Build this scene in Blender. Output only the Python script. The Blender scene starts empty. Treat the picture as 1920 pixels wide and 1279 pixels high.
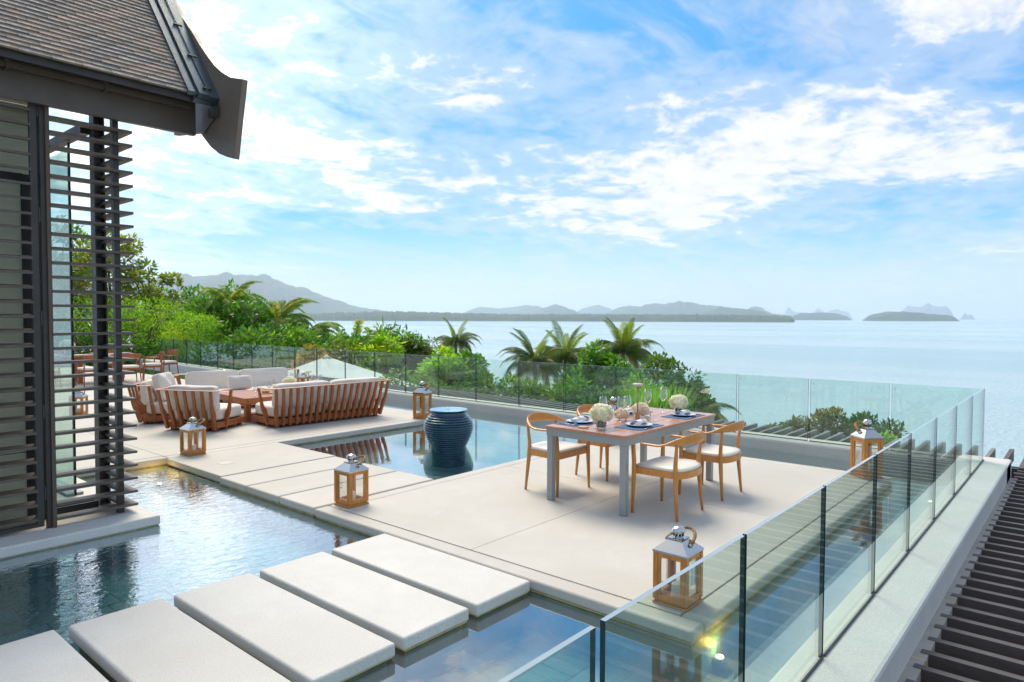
import bpy, bmesh, math, random
import numpy as np
from mathutils import Vector, Matrix
R = math.radians
rnd = random.Random(7)
scn = bpy.context.scene
C = bpy.context.collection

# ------------------------------------------------------------------ camera
cam_d = bpy.data.cameras.new('camera')
cam = bpy.data.objects.new('camera', cam_d)
C.objects.link(cam)
cam_d.sensor_width = 36.0
cam_d.lens = 36.0 * 1278.4 / 1920.0
cam_d.clip_start = 0.05
cam_d.clip_end = 60000
fwd = Vector((0.757905, 0.651413, -0.035218))
rgt = Vector((0.651898, -0.758300, 0.003131))
up = Vector((0.024666, 0.025332, 0.999375))
cam.matrix_world = Matrix(((rgt.x, up.x, -fwd.x, 0), (rgt.y, up.y, -fwd.y, 0), (rgt.z, up.z, -fwd.z, 1.83), (0, 0, 0, 1)))
scn.camera = cam

# ------------------------------------------------------------------ light
SUN_AZ, SUN_EL = 61.0, 52.0
sd = bpy.data.lights.new('sun', 'SUN')
sd.energy = 2.3
sd.angle = R(30)
sd.color = (1.0, 0.86, 0.68)
sun = bpy.data.objects.new('sun', sd)
C.objects.link(sun)
sv = Vector((math.cos(R(SUN_EL)) * math.cos(R(SUN_AZ)), math.cos(R(SUN_EL)) * math.sin(R(SUN_AZ)), math.sin(R(SUN_EL))))
sun.rotation_euler = sv.to_track_quat('Z', 'Y').to_euler()
sun.location = sv * 60

scn.view_settings.view_transform = 'Standard'
scn.view_settings.look = 'None'
scn.view_settings.exposure = 0.79
scn.view_settings.gamma = 1.0
scn.view_settings.use_curve_mapping = False
scn.render.engine = 'CYCLES'
scn.cycles.use_denoising = True
scn.cycles.max_bounces = 12
scn.cycles.diffuse_bounces = 3
scn.cycles.glossy_bounces = 4
scn.cycles.transmission_bounces = 6
scn.cycles.transparent_max_bounces = 28
scn.cycles.volume_bounces = 1
scn.cycles.caustics_reflective = True
scn.cycles.caustics_refractive = False
scn.cycles.sample_clamp_indirect = 3.0
scn.cycles.blur_glossy = 0.5


# ------------------------------------------------------------------ node helper
class NT:
    def __init__(s, tree):
        s.t = tree
        s.n = tree.nodes
        s.l = tree.links

    def node(s, typ, **kw):
        n = s.n.new(typ)
        for k, v in kw.items():
            setattr(n, k, v)
        return n

    def link(s, a, b):
        s.l.new(a, b)

    def val(s, v, sock):
        if hasattr(v, 'is_output') or isinstance(v, bpy.types.NodeSocket):
            s.l.new(v, sock)
        else:
            sock.default_value = v

    def math(s, op, a, b=0.0, c=None, clamp=False):
        n = s.n.new('ShaderNodeMath')
        n.operation = op
        n.use_clamp = clamp
        s.val(a, n.inputs[0])
        s.val(b, n.inputs[1])
        if c is not None:
            s.val(c, n.inputs[2])
        return n.outputs[0]

    def vmath(s, op, a, b=(0, 0, 0)):
        n = s.n.new('ShaderNodeVectorMath')
        n.operation = op
        s.val(a, n.inputs[0])
        s.val(b, n.inputs[1])
        return n.outputs['Value'] if op in ('DOT_PRODUCT', 'LENGTH', 'DISTANCE') else n.outputs[0]

    def mix(s, f, a, b, mode='MIX'):
        n = s.n.new('ShaderNodeMix')
        n.data_type = 'RGBA'
        n.blend_type = mode
        n.clamp_factor = True
        s.val(f, n.inputs[0])
        for v, k in ((a, 6), (b, 7)):
            if isinstance(v, tuple) and len(v) == 3:
                v = v + (1,)
            s.val(v, n.inputs[k])
        return n.outputs[2]

    def noise(s, vec, scale, detail=3, rough=0.5, dist=0.0, col=False):
        n = s.n.new('ShaderNodeTexNoise')
        if vec is not None:
            s.val(vec, n.inputs['Vector'])
        n.inputs['Scale'].default_value = scale
        n.inputs['Detail'].default_value = detail
        n.inputs['Roughness'].default_value = rough
        n.inputs['Distortion'].default_value = dist
        return n.outputs[1] if col else n.outputs[0]

    def ramp(s, f, a, b, lo=0.0, hi=1.0, smooth=True):
        n = s.n.new('ShaderNodeMapRange')
        n.interpolation_type = 'SMOOTHSTEP' if smooth else 'LINEAR'
        s.val(f, n.inputs[0])
        n.inputs[1].default_value = a
        n.inputs[2].default_value = b
        n.inputs[3].default_value = lo
        n.inputs[4].default_value = hi
        return n.outputs[0]

    def mapping(s, vec, scale=(1, 1, 1), rot=(0, 0, 0), loc=(0, 0, 0)):
        n = s.n.new('ShaderNodeMapping')
        s.val(vec, n.inputs[0])
        n.inputs[1].default_value = loc
        n.inputs[2].default_value = rot
        n.inputs[3].default_value = scale
        return n.outputs[0]


# ------------------------------------------------------------------ world: sky and clouds
SKY_TINT = (0.36, 1.62, 2.35, 1)
SKY_K = 4.0
CLOUD, GLOW = 5.8, 6.0
HOR_A, HOR_B = (5.3, 5.8, 6.35, 1), (7.0, 7.0, 6.9, 1)
world = bpy.data.worlds.new('World')
scn.world = world
world.use_nodes = True
wt = NT(world.node_tree)
wt.n.clear()
sky = wt.node('ShaderNodeTexSky', sky_type='NISHITA')
sky.sun_disc = False
sky.sun_elevation = R(SUN_EL)
sky.sun_rotation = R(90 - SUN_AZ)
sky.air_density = 1.0
sky.dust_density = 1.0
sky.ozone_density = 2.5
tc = wt.node('ShaderNodeTexCoord')
D = tc.outputs['Generated']
sep = wt.node('ShaderNodeSeparateXYZ')
wt.link(D, sep.inputs[0])
zc = wt.math('MAXIMUM', sep.outputs[2], 0.0)
den = wt.math('ADD', zc, 0.16)
px = wt.math('DIVIDE', sep.outputs[0], den)
py = wt.math('DIVIDE', sep.outputs[1], den)
comb = wt.node('ShaderNodeCombineXYZ')
wt.link(px, comb.inputs[0])
wt.link(py, comb.inputs[1])
P = comb.outputs[0]


def blob(azd, eld, sx, sy, rot=0.0):
    """soft patch round a direction of the sky, sx sy in degrees"""
    a, e = R(azd), R(eld)
    ctr = Vector((math.cos(e) * math.cos(a), math.cos(e) * math.sin(a), math.sin(e)))
    hx = Vector((math.sin(a), -math.cos(a), 0))
    hy = hx.cross(ctr)
    c, s_ = math.cos(R(rot)), math.sin(R(rot))
    ax = hx * c + hy * s_
    ay = hy * c - hx * s_
    u = wt.math('MULTIPLY', wt.vmath('DOT_PRODUCT', D, tuple(ax)), 1 / math.sin(R(sx)))
    v = wt.math('MULTIPLY', wt.vmath('DOT_PRODUCT', D, tuple(ay)), 1 / math.sin(R(sy)))
    f = wt.math('GREATER_THAN', wt.vmath('DOT_PRODUCT', D, tuple(ctr)), 0.0)
    q = wt.math('ADD', wt.math('MULTIPLY', u, u), wt.math('MULTIPLY', v, v))
    g = wt.math('EXPONENT', wt.math('MULTIPLY', q, -1.0))
    return wt.math('MULTIPLY', g, f)


def cdir(azd, eld):
    a, e = R(azd), R(eld)
    return (math.cos(e) * math.cos(a), math.cos(e) * math.sin(a), math.sin(e))


# puffy broken layer: two octaves bands, with wind-drawn stretching
W1 = wt.noise(wt.mapping(P, (1, 1, 1), loc=(5.0, 1.0, 0)), 2.2, 3, 0.5, 0.0, col=True)
Pw = wt.vmath('ADD', P, wt.vmath('MULTIPLY', wt.vmath('SUBTRACT', W1, (.5, .5, .5)), (.22, .22, .22)))
n1 = wt.noise(wt.mapping(Pw, (1.0, 1.25, 1), rot=(0, 0, R(20)), loc=(3.1, 1.7, 0)), 2.1, 9, 0.60, 0.1)
n1b = wt.noise(wt.mapping(Pw, (1, 1, 1), loc=(7.3, 2.7, 4)), 7.5, 8, 0.62, 0.1)
# streaky high layer
Pm = wt.mapping(Pw, (0.42, 1.9, 1), rot=(0, 0, R(-52)), loc=(1.0, 4.0, 2.0))
n2 = wt.noise(Pm, 1.6, 8, 0.66, 0.5)
pos = [  # (az, el, sx, sy, rot, weight)
    (63.5, 13, 10.0, 8.0, 0, 0.06), (50, 13.5, 8, 3.5, 0, .03), (45.5, 19.5, 7.0, 2.6, 8, 0.06), (62.5, 18.5, 6, 5, 0, .06), (46, 33, 16, 6.5, 0, .10),  # last patch sits above the view, added to grey the pool reflection
    (40.0, 19.0, 3.5, 2.0, 0, 0.06), (34.8, 21.3, 3.4, 1.3, -10, 0.13), (44, 10.5, 13, 3.2, -4, 0.07),
    (27, 10.5, 14, 3.6, 12, 0.16), (16, 13.5, 11, 3.4, -8, 0.11), (30, 7.4, 8, 1.2, 8, 0.10),
    (8.0, 21.0, 8, 3.0, 4, 0.14), (6, 11, 6, 3, 0, 0.05), (51, 9.4, 4.5, 1.6, 0, 0.10),
    (4, 4.6, 6, 0.7, 0, 0.10), (80, 16, 10, 14, 0, 0.10),
    (200, 35, 60, 40, 0, 0.07), (290, 35, 55, 40, 0, 0.06), (120, 45, 40, 30, 0, 0.06), (35, 62, 40, 22, 0, 0.06)]  # unseen clouds behind and overhead, added to whiten the fill light
neg = [(61.5, 25.5, 3.4, 2.0, 0, 0.12), (52, 22.5, 5, 2.5, 20, 0.05), (57, 8, 3, 1.5, 0, .04), (29, 23, 9, 4.2, 10, 0.13), (18.5, 21.0, 5, 3.5, 0, 0.10), (38, 25, 7, 2.0, 0, 0.08),
       (49, 5.6, 18, 2.2, 0, 0.20), (44, 15.0, 6, 1.5, 20, 0.06), (5, 17.3, 7, 1.5, 0, 0.08), (6, 7.5, 9, 1.3, 0, 0.10),
       (18, 4.5, 16, 1.5, 0, 0.10), (58, 6.0, 8, 1.6, 0, 0.08)]
dens = wt.math('ADD', wt.math('MULTIPLY', n1, 0.54), wt.math('MULTIPLY', n1b, 0.46))
for a in pos:
    dens = wt.math('ADD', dens, wt.math('MULTIPLY', blob(*a[:5]), a[5]))
for a in neg:
    dens = wt.math('SUBTRACT', dens, wt.math('MULTIPLY', blob(*a[:5]), a[5]))
c1 = wt.ramp(dens, 0.485, 0.70, 0.0, 0.95)
c2 = wt.ramp(n2, 0.44, 0.78, 0.0, 0.66)
veil = wt.ramp(dens, 0.34, 0.56, 0.0, 0.40)
cl = wt.math('MAXIMUM', wt.math('MAXIMUM', c1, c2), veil)
hz = wt.ramp(sep.outputs[2], -0.01, 0.17, 0.86, 0.0)
ssep = wt.node('ShaderNodeSeparateColor')
wt.link(sky.outputs[0], ssep.inputs[0])
comp = wt.math('DIVIDE', 1.0, wt.math('ADD', 1.0, wt.math('DIVIDE', ssep.outputs[2], SKY_K)))
skc = wt.vmath('SCALE', sky.outputs[0])
wt.link(comp, skc.node.inputs['Scale'])
skyc = wt.mix(1.0, skc, SKY_TINT, 'MULTIPLY')
glow = wt.vmath('DOT_PRODUCT', D, cdir(78, 24))
gl = wt.ramp(glow, 0.84, 1.0, 0.0, 1.0)
lum = wt.ramp(dens, 0.46, 0.70, 0.90, 1.06)
lum = wt.math('MULTIPLY', lum, wt.ramp(n1b, 0.35, 0.7, 0.93, 1.05))
cb = wt.math('MULTIPLY', lum, wt.math('ADD', CLOUD, wt.math('MULTIPLY', gl, GLOW)))
ccol = wt.node('ShaderNodeCombineXYZ')
wt.link(wt.math('MULTIPLY', cb, 1.02), ccol.inputs[0])
wt.link(wt.math('MULTIPLY', cb, 1.0), ccol.inputs[1])
wt.link(wt.math('MULTIPLY', cb, 1.0), ccol.inputs[2])
hcol = wt.mix(gl, HOR_A, HOR_B)
s1 = wt.mix(hz, skyc, hcol)
s2 = wt.mix(cl, s1, ccol.outputs[0])
bg = wt.node('ShaderNodeBackground')
wt.link(s2, bg.inputs[0])
bg.inputs[1].default_value = 0.10
wo = wt.node('ShaderNodeOutputWorld')
wt.link(bg.outputs[0], wo.inputs[0])


# ------------------------------------------------------------------ materials
def newmat(name):
    m = bpy.data.materials.new(name)
    m.use_nodes = True
    t = NT(m.node_tree)
    t.n.clear()
    out = t.node('ShaderNodeOutputMaterial')
    return m, t, out


def pmat(name, col, rough=0.5, metal=0.0, spec=0.5, var=0.12, vscale=6.0, stretch=(1, 1, 1), bump=0.0, bscale=60.0,
         col2=None, objvar=0.0, coat=0.0, detail=4, sheen=0.0, emit=None, estr=0.0, isl=0.0):
    m, t, out = newmat(name)
    b = t.node('ShaderNodeBsdfPrincipled')
    tc = t.node('ShaderNodeTexCoord')
    v = t.mapping(tc.outputs['Object'], stretch)
    nz = t.noise(v, vscale, detail, 0.6, 0.3)
    c2 = col2 or tuple(c * (1 - var) for c in col)
    f = t.ramp(nz, 0.3, 0.7)
    c = t.mix(f, tuple(col), tuple(c2))
    if objvar > 0:
        oi = t.node('ShaderNodeObjectInfo')
        k = t.math('ADD', 1 - objvar, t.math('MULTIPLY', oi.outputs['Random'], 2 * objvar))
        c = t.vmath('SCALE', c)
        c.node.inputs['Scale'].default_value = 1
        t.link(k, c.node.inputs['Scale'])
    if isl > 0:
        g = t.node('ShaderNodeNewGeometry')
        k = t.math('ADD', 1 - isl, t.math('MULTIPLY', g.outputs['Random Per Island'], 2 * isl))
        c = t.vmath('SCALE', c)
        t.link(k, c.node.inputs['Scale'])
    t.link(c, b.inputs['Base Color'])
    t.link(t.ramp(nz, 0.2, 0.8, max(0.02, rough * 0.85), min(1, rough * 1.15)), b.inputs['Roughness'])
    b.inputs['Metallic'].default_value = metal
    b.inputs['Specular IOR Level'].default_value = spec
    b.inputs['Coat Weight'].default_value = coat
    b.inputs['Sheen Weight'].default_value = sheen
    if emit:
        b.inputs['Emission Color'].default_value = tuple(emit) + (1,)
        b.inputs['Emission Strength'].default_value = estr
    if bump > 0:
        bn = t.node('ShaderNodeBump')
        bn.inputs['Strength'].default_value = bump
        bn.inputs['Distance'].default_value = 0.01
        t.link(t.noise(v, bscale, 4, 0.6), bn.inputs['Height'])
        t.link(bn.outputs[0], b.inputs['Normal'])
    t.link(b.outputs[0], out.inputs[0])
    return m


def concrete_mat(name, col, stain=0.13):
    m, t, out = newmat(name)
    b = t.node('ShaderNodeBsdfPrincipled')
    g = t.node('ShaderNodeNewGeometry')
    v = g.outputs['Position']
    big = t.ramp(t.noise(v, 0.9, 5, 0.6, 0.5), 0.3, 0.75)
    mid = t.ramp(t.noise(v, 5.0, 4, 0.6, 0.4), 0.35, 0.7)
    spk = t.noise(v, 60.0, 4, 0.85)
    spd = t.ramp(spk, 0.57, 0.70)
    spl = t.ramp(spk, 0.40, 0.28)
    c = t.mix(big, tuple(col), tuple(x * (1 - stain) * k for x, k in zip(col, (1.0, 0.985, 0.95))))
    c = t.mix(t.math('MULTIPLY', mid, 0.6), c, tuple(x * 0.90 for x in col))
    fine = t.ramp(t.noise(v, 120.0, 2, 0.7), 0.3, 0.7, 0.86, 1.10)
    c = t.vmath('SCALE', c)
    t.link(fine, c.node.inputs['Scale'])
    wet = t.ramp(t.noise(v, 2.3, 6, 0.7, 1.2), 0.60, 0.72, 0.0, 0.30)
    c = t.mix(wet, c, tuple(min(1, x * 1.12) for x in col))
    c = t.mix(t.math('MULTIPLY', spd, 0.5), c, tuple(x * 0.45 for x in col))
    c = t.mix(t.math('MULTIPLY', spl, 0.30), c, tuple(min(1, x * 1.25) for x in col))
    # moss-yellow staining low on the vertical faces (water line)
    sp = t.node('ShaderNodeSeparateXYZ')
    t.link(v, sp.inputs[0])
    oi = t.node('ShaderNodeObjectInfo')
    k = t.math('ADD', 0.975, t.math('MULTIPLY', oi.outputs['Random'], 0.05))
    c = t.vmath('SCALE', c)
    t.link(k, c.node.inputs['Scale'])
    t.link(c, b.inputs['Base Color'])
    b.inputs['Roughness'].default_value = 0.62
    b.inputs['Specular IOR Level'].default_value = 0.35
    bn = t.node('ShaderNodeBump')
    bn.inputs['Strength'].default_value = 0.25
    bn.inputs['Distance'].default_value = 0.004
    t.link(t.noise(v, 130, 3, 0.6), bn.inputs['Height'])
    t.link(bn.outputs[0], b.inputs['Normal'])
    t.link(b.outputs[0], out.inputs[0])
    return m


def slate_mat():
    m, t, out = newmat('slate')
    b = t.node('ShaderNodeBsdfPrincipled')
    g = t.node('ShaderNodeNewGeometry')
    v = g.outputs['Position']
    oi = t.node('ShaderNodeObjectInfo')
    r = oi.outputs['Random']
    off = t.node('ShaderNodeCombineXYZ')
    t.link(t.math('MULTIPLY', r, 37.0), off.inputs[0])
    v2 = t.vmath('ADD', v, off.outputs[0])
    ve = t.noise(t.mapping(v2, (2.2, 0.7, 1), rot=(0, 0, 0.6)), 2.6, 6, 0.7, 2.2)
    c = t.mix(t.ramp(r, 0.1, 0.9), (0.045, 0.20, 0.22), (0.15, 0.19, 0.165))
    c = t.mix(t.ramp(t.math('FRACT', t.math('MULTIPLY', r, 7.3)), 0.6, 1.0), c, (0.20, 0.25, 0.28))
    c = t.mix(t.ramp(ve, 0.42, 0.72, 0, 0.75), c, (0.27, 0.31, 0.30))
    c = t.mix(t.ramp(ve, 0.45, 0.28, 0, 0.5), c, (0.02, 0.035, 0.04))
    t.link(c, b.inputs['Base Color'])
    b.inputs['Roughness'].default_value = 0.5
    t.link(b.outputs[0], out.inputs[0])
    return m


def schlick(t, f0, power, normal=None):
    g = t.node('ShaderNodeNewGeometry')
    c = t.math('ABSOLUTE', t.vmath('DOT_PRODUCT', g.outputs['Incoming'], normal if normal is not None else g.outputs['Normal']))
    k = t.math('POWER', t.math('SUBTRACT', 1.0, c, clamp=True), power)
    return t.math('MULTIPLY_ADD', k, 1 - f0, f0, clamp=True)


def pool_water_mat():
    m, t, out = newmat('pool_water')
    g = t.node('ShaderNodeNewGeometry')
    v = g.outputs['Position']
    n1_ = t.noise(t.mapping(v, (1.0, 1.6, 1), rot=(0, 0, 0.5)), 9.0, 3, 0.55, 0.6)
    n2_ = t.noise(v, 2.0, 2, 0.5)
    # ripples stronger in the open pool west of the deck, calm by the railing
    sp = t.node('ShaderNodeSeparateXYZ')
    t.link(v, sp.inputs[0])
    calm = t.ramp(sp.outputs[1], 3.0, 5.2, 0.06, 1.0)
    far = t.ramp(sp.outputs[0], 4.2, 5.5, 1.0, 0.13)
    st = t.math('MULTIPLY', calm, far)
    bn = t.node('ShaderNodeBump')
    bn.inputs['Distance'].default_value = 0.0042
    t.link(t.math('MULTIPLY', st, 1.0), bn.inputs['Strength'])
    t.link(t.math('ADD', n1_, t.math('MULTIPLY', n2_, 0.5)), bn.inputs['Height'])
    gl = t.node('ShaderNodeBsdfGlossy')
    gl.inputs['Roughness'].default_value = 0.015
    gl.inputs['Color'].default_value = (1, 1, 1, 1)
    tr = t.node('ShaderNodeBsdfTransparent')
    tr.inputs['Color'].default_value = (0.62, 0.91, 0.94, 1)
    t.link(bn.outputs[0], gl.inputs['Normal'])
    f = schlick(t, 0.035, 1.75, bn.outputs[0])
    mx = t.node('ShaderNodeMixShader')
    t.link(f, mx.inputs[0])
    t.link(tr.outputs[0], mx.inputs[1])
    t.link(gl.outputs[0], mx.inputs[2])
    t.link(mx.outputs[0], out.inputs[0])
    return m


def glass_mat(name, tint, refl=1.0, ior=1.45, dust=0.0, power=4.2):
    m, t, out = newmat(name)
    gl = t.node('ShaderNodeBsdfGlossy')
    gl.inputs['Roughness'].default_value = 0.0
    gl.inputs['Color'].default_value = (1, 1, 1, 1)
    tr = t.node('ShaderNodeBsdfTransparent')
    tr.inputs['Color'].default_value = tuple(tint) + (1,)
    f = t.math('MULTIPLY', schlick(t, 0.045, power), refl, clamp=True)
    g = t.node('ShaderNodeNewGeometry')
    mx = t.node('ShaderNodeMixShader')
    t.link(f, mx.inputs[0])
    t.link(tr.outputs[0], mx.inputs[1])
    t.link(gl.outputs[0], mx.inputs[2])
    last = mx.outputs[0]
    if dust > 0:
        df = t.node('ShaderNodeBsdfDiffuse')
        df.inputs['Color'].default_value = (0.55, 0.66, 0.62, 1)
        m2 = t.node('ShaderNodeMixShader')
        d = t.math('MULTIPLY', t.ramp(t.noise(g.outputs['Position'], 2.5, 5, 0.6, 0.5), 0.3, 0.8, 0.5, 1.3), dust)
        t.link(d, m2.inputs[0])
        t.link(last, m2.inputs[1])
        t.link(df.outputs[0], m2.inputs[2])
        last = m2.outputs[0]
    t.link(last, out.inputs[0])
    return m


def leaf_mat(name, c1, c2, c3=None, trans=0.45, gloss=0.35, k=1.65):
    c1, c2 = tuple(x * k for x in c1), tuple(x * k for x in c2)
    c3 = tuple(x * k for x in c3) if c3 else None
    trans = min(.6, trans + .1)
    m, t, out = newmat(name)
    g = t.node('ShaderNodeNewGeometry')
    r = g.outputs['Random Per Island']
    nz = t.noise(g.outputs['Position'], 0.55, 3, 0.6)
    c = t.mix(r, c1, c2)
    if c3:
        c = t.mix(t.ramp(nz, 0.52, 0.68), c, c3)
    c = t.mix(t.ramp(nz, 0.6, 0.3, 0, 0.35), c, tuple(x * 0.6 for x in c1))
    b = t.node('ShaderNodeBsdfPrincipled')
    t.link(c, b.inputs['Base Color'])
    b.inputs['Roughness'].default_value = gloss
    b.inputs['Specular IOR Level'].default_value = 0.35
    tl = t.node('ShaderNodeBsdfTranslucent')
    cc = t.mix(1.0, c, (1.9, 1.75, 0.75, 1), 'MULTIPLY')
    t.link(cc, tl.inputs['Color'])
    mx = t.node('ShaderNodeMixShader')
    mx.inputs[0].default_value = trans
    t.link(b.outputs[0], mx.inputs[1])
    t.link(tl.outputs[0], mx.inputs[2])
    t.link(mx.outputs[0], out.inputs[0])
    return m


def sea_mat():
    m, t, out = newmat('sea_water')
    b = t.node('ShaderNodeBsdfPrincipled')
    g = t.node('ShaderNodeNewGeometry')
    v = g.outputs['Position']
    big = t.noise(t.mapping(v, (1, 0.35, 1), rot=(0, 0, R(-40))), 0.004, 4, 0.6, 0.6)
    c = t.mix(t.ramp(big, 0.35, 0.7), (0.35, 0.51, 0.56), (0.52, 0.66, 0.68))
    t.link(c, b.inputs['Base Color'])
    b.inputs['Roughness'].default_value = 0.16
    b.inputs['IOR'].default_value = 1.34
    n1_ = t.noise(t.mapping(v, (1, 2.2, 1), rot=(0, 0, R(42))), 0.55, 5, 0.65, 0.4)
    n2_ = t.noise(v, 0.06, 4, 0.6)
    bn = t.node('ShaderNodeBump')
    bn.inputs['Strength'].default_value = 0.9
    bn.inputs['Distance'].default_value = 0.6
    t.link(t.math('ADD', n1_, n2_), bn.inputs['Height'])
    t.link(bn.outputs[0], b.inputs['Normal'])
    t.link(b.outputs[0], out.inputs[0])
    return m


M = {}
M['conc'] = concrete_mat('concrete', (0.585, 0.56, 0.50))
M['conc_cool'] = concrete_mat('concrete_cool', (0.655, 0.645, 0.60), 0.12)
M['stain'] = pmat('waterline_stain', (0.60, 0.48, 0.20), 0.6, var=0.4, vscale=9)
M['slate'] = slate_mat()
M['slate_wall'] = pmat('slate_wall', (0.055, 0.062, 0.055), 0.5, var=0.4, vscale=4, objvar=0.3)
M['water'] = pool_water_mat()
M['sea'] = sea_mat()
M['glass'] = glass_mat('railing_glass', (0.88, 0.965, 0.93), 0.9, 1.5, 0.045)
M['glass_edge'] = pmat('glass_edge', (0.012, 0.045, 0.038), 0.12, var=0.2)
M['glass_top'] = pmat('glass_top_edge', (0.36, 0.44, 0.47), 0.2, var=0.1, coat=0.5)  # same glass, but paler: the sky reflection is put into the colour
M['glass_clear'] = glass_mat('clear_glass', (0.95, 0.955, 0.95), 1.6, 1.45, 0.0, 2.4)
M['glass_door'] = glass_mat('door_glass', (0.76, 0.92, 0.87), 1.0, 1.5, 0.12)
M['channel'] = pmat('rail_channel', (0.03, 0.03, 0.03), 0.5)
M['teak'] = pmat('teak', (0.46, 0.195, 0.055), 0.42, var=0.35, vscale=7, stretch=(6, 6, 0.8), objvar=0.06, spec=0.4, bump=0.05, bscale=30)
M['oak'] = pmat('oak', (0.64, 0.255, 0.05), 0.34, var=0.18, vscale=9, stretch=(5, 5, 0.9), objvar=0.05, coat=0.15)
M['sofawood'] = pmat('sofa_wood', (0.42, 0.125, 0.033), 0.42, var=0.3, vscale=7, stretch=(5, 5, 0.9), objvar=0.06)
M['redwood'] = pmat('table_wood', (0.55, 0.27, 0.165), 0.28, var=0.30, vscale=6, stretch=(0.8, 12, 6), objvar=0.10, coat=0.25)
M['lantwood'] = pmat('lantern_wood', (0.68, 0.265, 0.045), 0.38, var=0.35, vscale=10, stretch=(5, 5, 0.8), objvar=0.08)
M['cushion'] = pmat('cushion_fabric', (0.80, 0.73, 0.64), 0.85, var=0.05, vscale=14, bump=0.25, bscale=260, spec=0.2, sheen=0.2)
M['leather'] = pmat('seat_leather', (0.83, 0.78, 0.68), 0.42, var=0.05, vscale=9, bump=0.06, bscale=90)
M['steel_grey'] = pmat('grey_steel', (0.33, 0.355, 0.35), 0.42, metal=0.2, var=0.06)
M['chrome'] = pmat('polished_nickel', (0.62, 0.60, 0.57), 0.14, metal=1.0, var=0.05)
M['rope'] = pmat('rope', (0.38, 0.24, 0.12), 0.85, var=0.5, vscale=60, bump=0.6, bscale=180)
M['rope_or'] = pmat('rope_orange', (0.42, 0.20, 0.07), 0.85, var=0.5, vscale=60, bump=0.6, bscale=180)
M['candle'] = pmat('candle_wax', (0.80, 0.77, 0.70), 0.5, var=0.04)
M['pot'] = pmat('blue_glaze', (0.011, 0.050, 0.100), 0.25, var=0.45, vscale=5, col2=(0.008, 0.080, 0.120), coat=0.8)
M['brown_paint'] = pmat('brown_paint', (0.12, 0.088, 0.068), 0.42, var=0.15, vscale=3)
M['barge'] = pmat('barge_board', (0.21, 0.155, 0.115), 0.45, var=0.2, vscale=3)
M['slat'] = pmat('louvre_slat', (0.125, 0.095, 0.073), 0.5, var=0.3, vscale=10, stretch=(1, 6, 6), objvar=0.08)
M['steel_dark'] = pmat('dark_steel', (0.050, 0.040, 0.034), 0.45, var=0.2, vscale=5)
M['rusty'] = pmat('weathered_steel', (0.10, 0.08, 0.065), 0.55, var=0.4, vscale=6, col2=(0.12, 0.06, 0.03))
M['blind'] = pmat('blind_panel', (0.55, 0.54, 0.40), 0.7, var=0.12, vscale=2.5, stretch=(1, 1, 5))
M['black'] = pmat('black_frame', (0.010, 0.010, 0.010), 0.4)
M['tile'] = pmat('roof_tile', (0.34, 0.275, 0.225), 0.7, var=0.35, vscale=14, bump=0.3, bscale=60, objvar=0.12)
M['tile_pink'] = pmat('roof_tile_pink', (0.43, 0.315, 0.24), 0.7, var=0.3, vscale=14, bump=0.3, bscale=60, objvar=0.12)
M['tile_blue'] = pmat('roof_tile_blue', (0.28, 0.25, 0.22), 0.65, var=0.3, vscale=14, bump=0.3, bscale=60, objvar=0.1)
M['flash'] = pmat('zinc_flashing', (0.12, 0.155, 0.17), 0.33, metal=0.55, var=0.2, vscale=5, bump=0.15, bscale=90)
M['beam'] = pmat('pergola_beam', (0.115, 0.088, 0.077), 0.55, var=0.25, vscale=5, stretch=(4, 1, 4), objvar=0.07)
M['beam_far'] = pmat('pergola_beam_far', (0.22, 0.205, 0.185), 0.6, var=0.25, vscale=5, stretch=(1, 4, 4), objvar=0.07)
M['beam_dark'] = pmat('pergola_header', (0.045, 0.034, 0.034), 0.55)
M['ledge'] = pmat('wall_ledge', (0.42, 0.37, 0.31), 0.8, var=0.15)
M['navy'] = pmat('blue_linen', (0.05, 0.15, 0.31), 0.8, var=0.25, vscale=40, bump=0.3, bscale=300)
M['porcelain'] = pmat('porcelain', (0.72, 0.75, 0.76), 0.12, var=0.02, coat=0.5)
M['napkin'] = pmat('white_linen', (0.72, 0.73, 0.76), 0.85, var=0.05, bump=0.2, bscale=220)
M['cutlery'] = pmat('cutlery', (0.30, 0.31, 0.34), 0.22, metal=0.9)
M['brass'] = pmat('brass_lamp', (0.50, 0.36, 0.19), 0.32, metal=0.8, var=0.08)
M['brass_soft'] = pmat('lamp_disc', (0.62, 0.54, 0.42), 0.4, var=0.04)
def petal_mat(name, c1, c2):
    m, t, out = newmat(name)
    g = t.node('ShaderNodeNewGeometry')
    c = t.mix(g.outputs['Random Per Island'], c1, c2)
    d = t.node('ShaderNodeBsdfDiffuse')
    tl = t.node('ShaderNodeBsdfTranslucent')
    t.link(c, d.inputs[0])
    t.link(c, tl.inputs[0])
    mx = t.node('ShaderNodeMixShader')
    mx.inputs[0].default_value = .5
    t.link(d.outputs[0], mx.inputs[1])
    t.link(tl.outputs[0], mx.inputs[2])
    t.link(mx.outputs[0], out.inputs[0])
    return m


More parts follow.
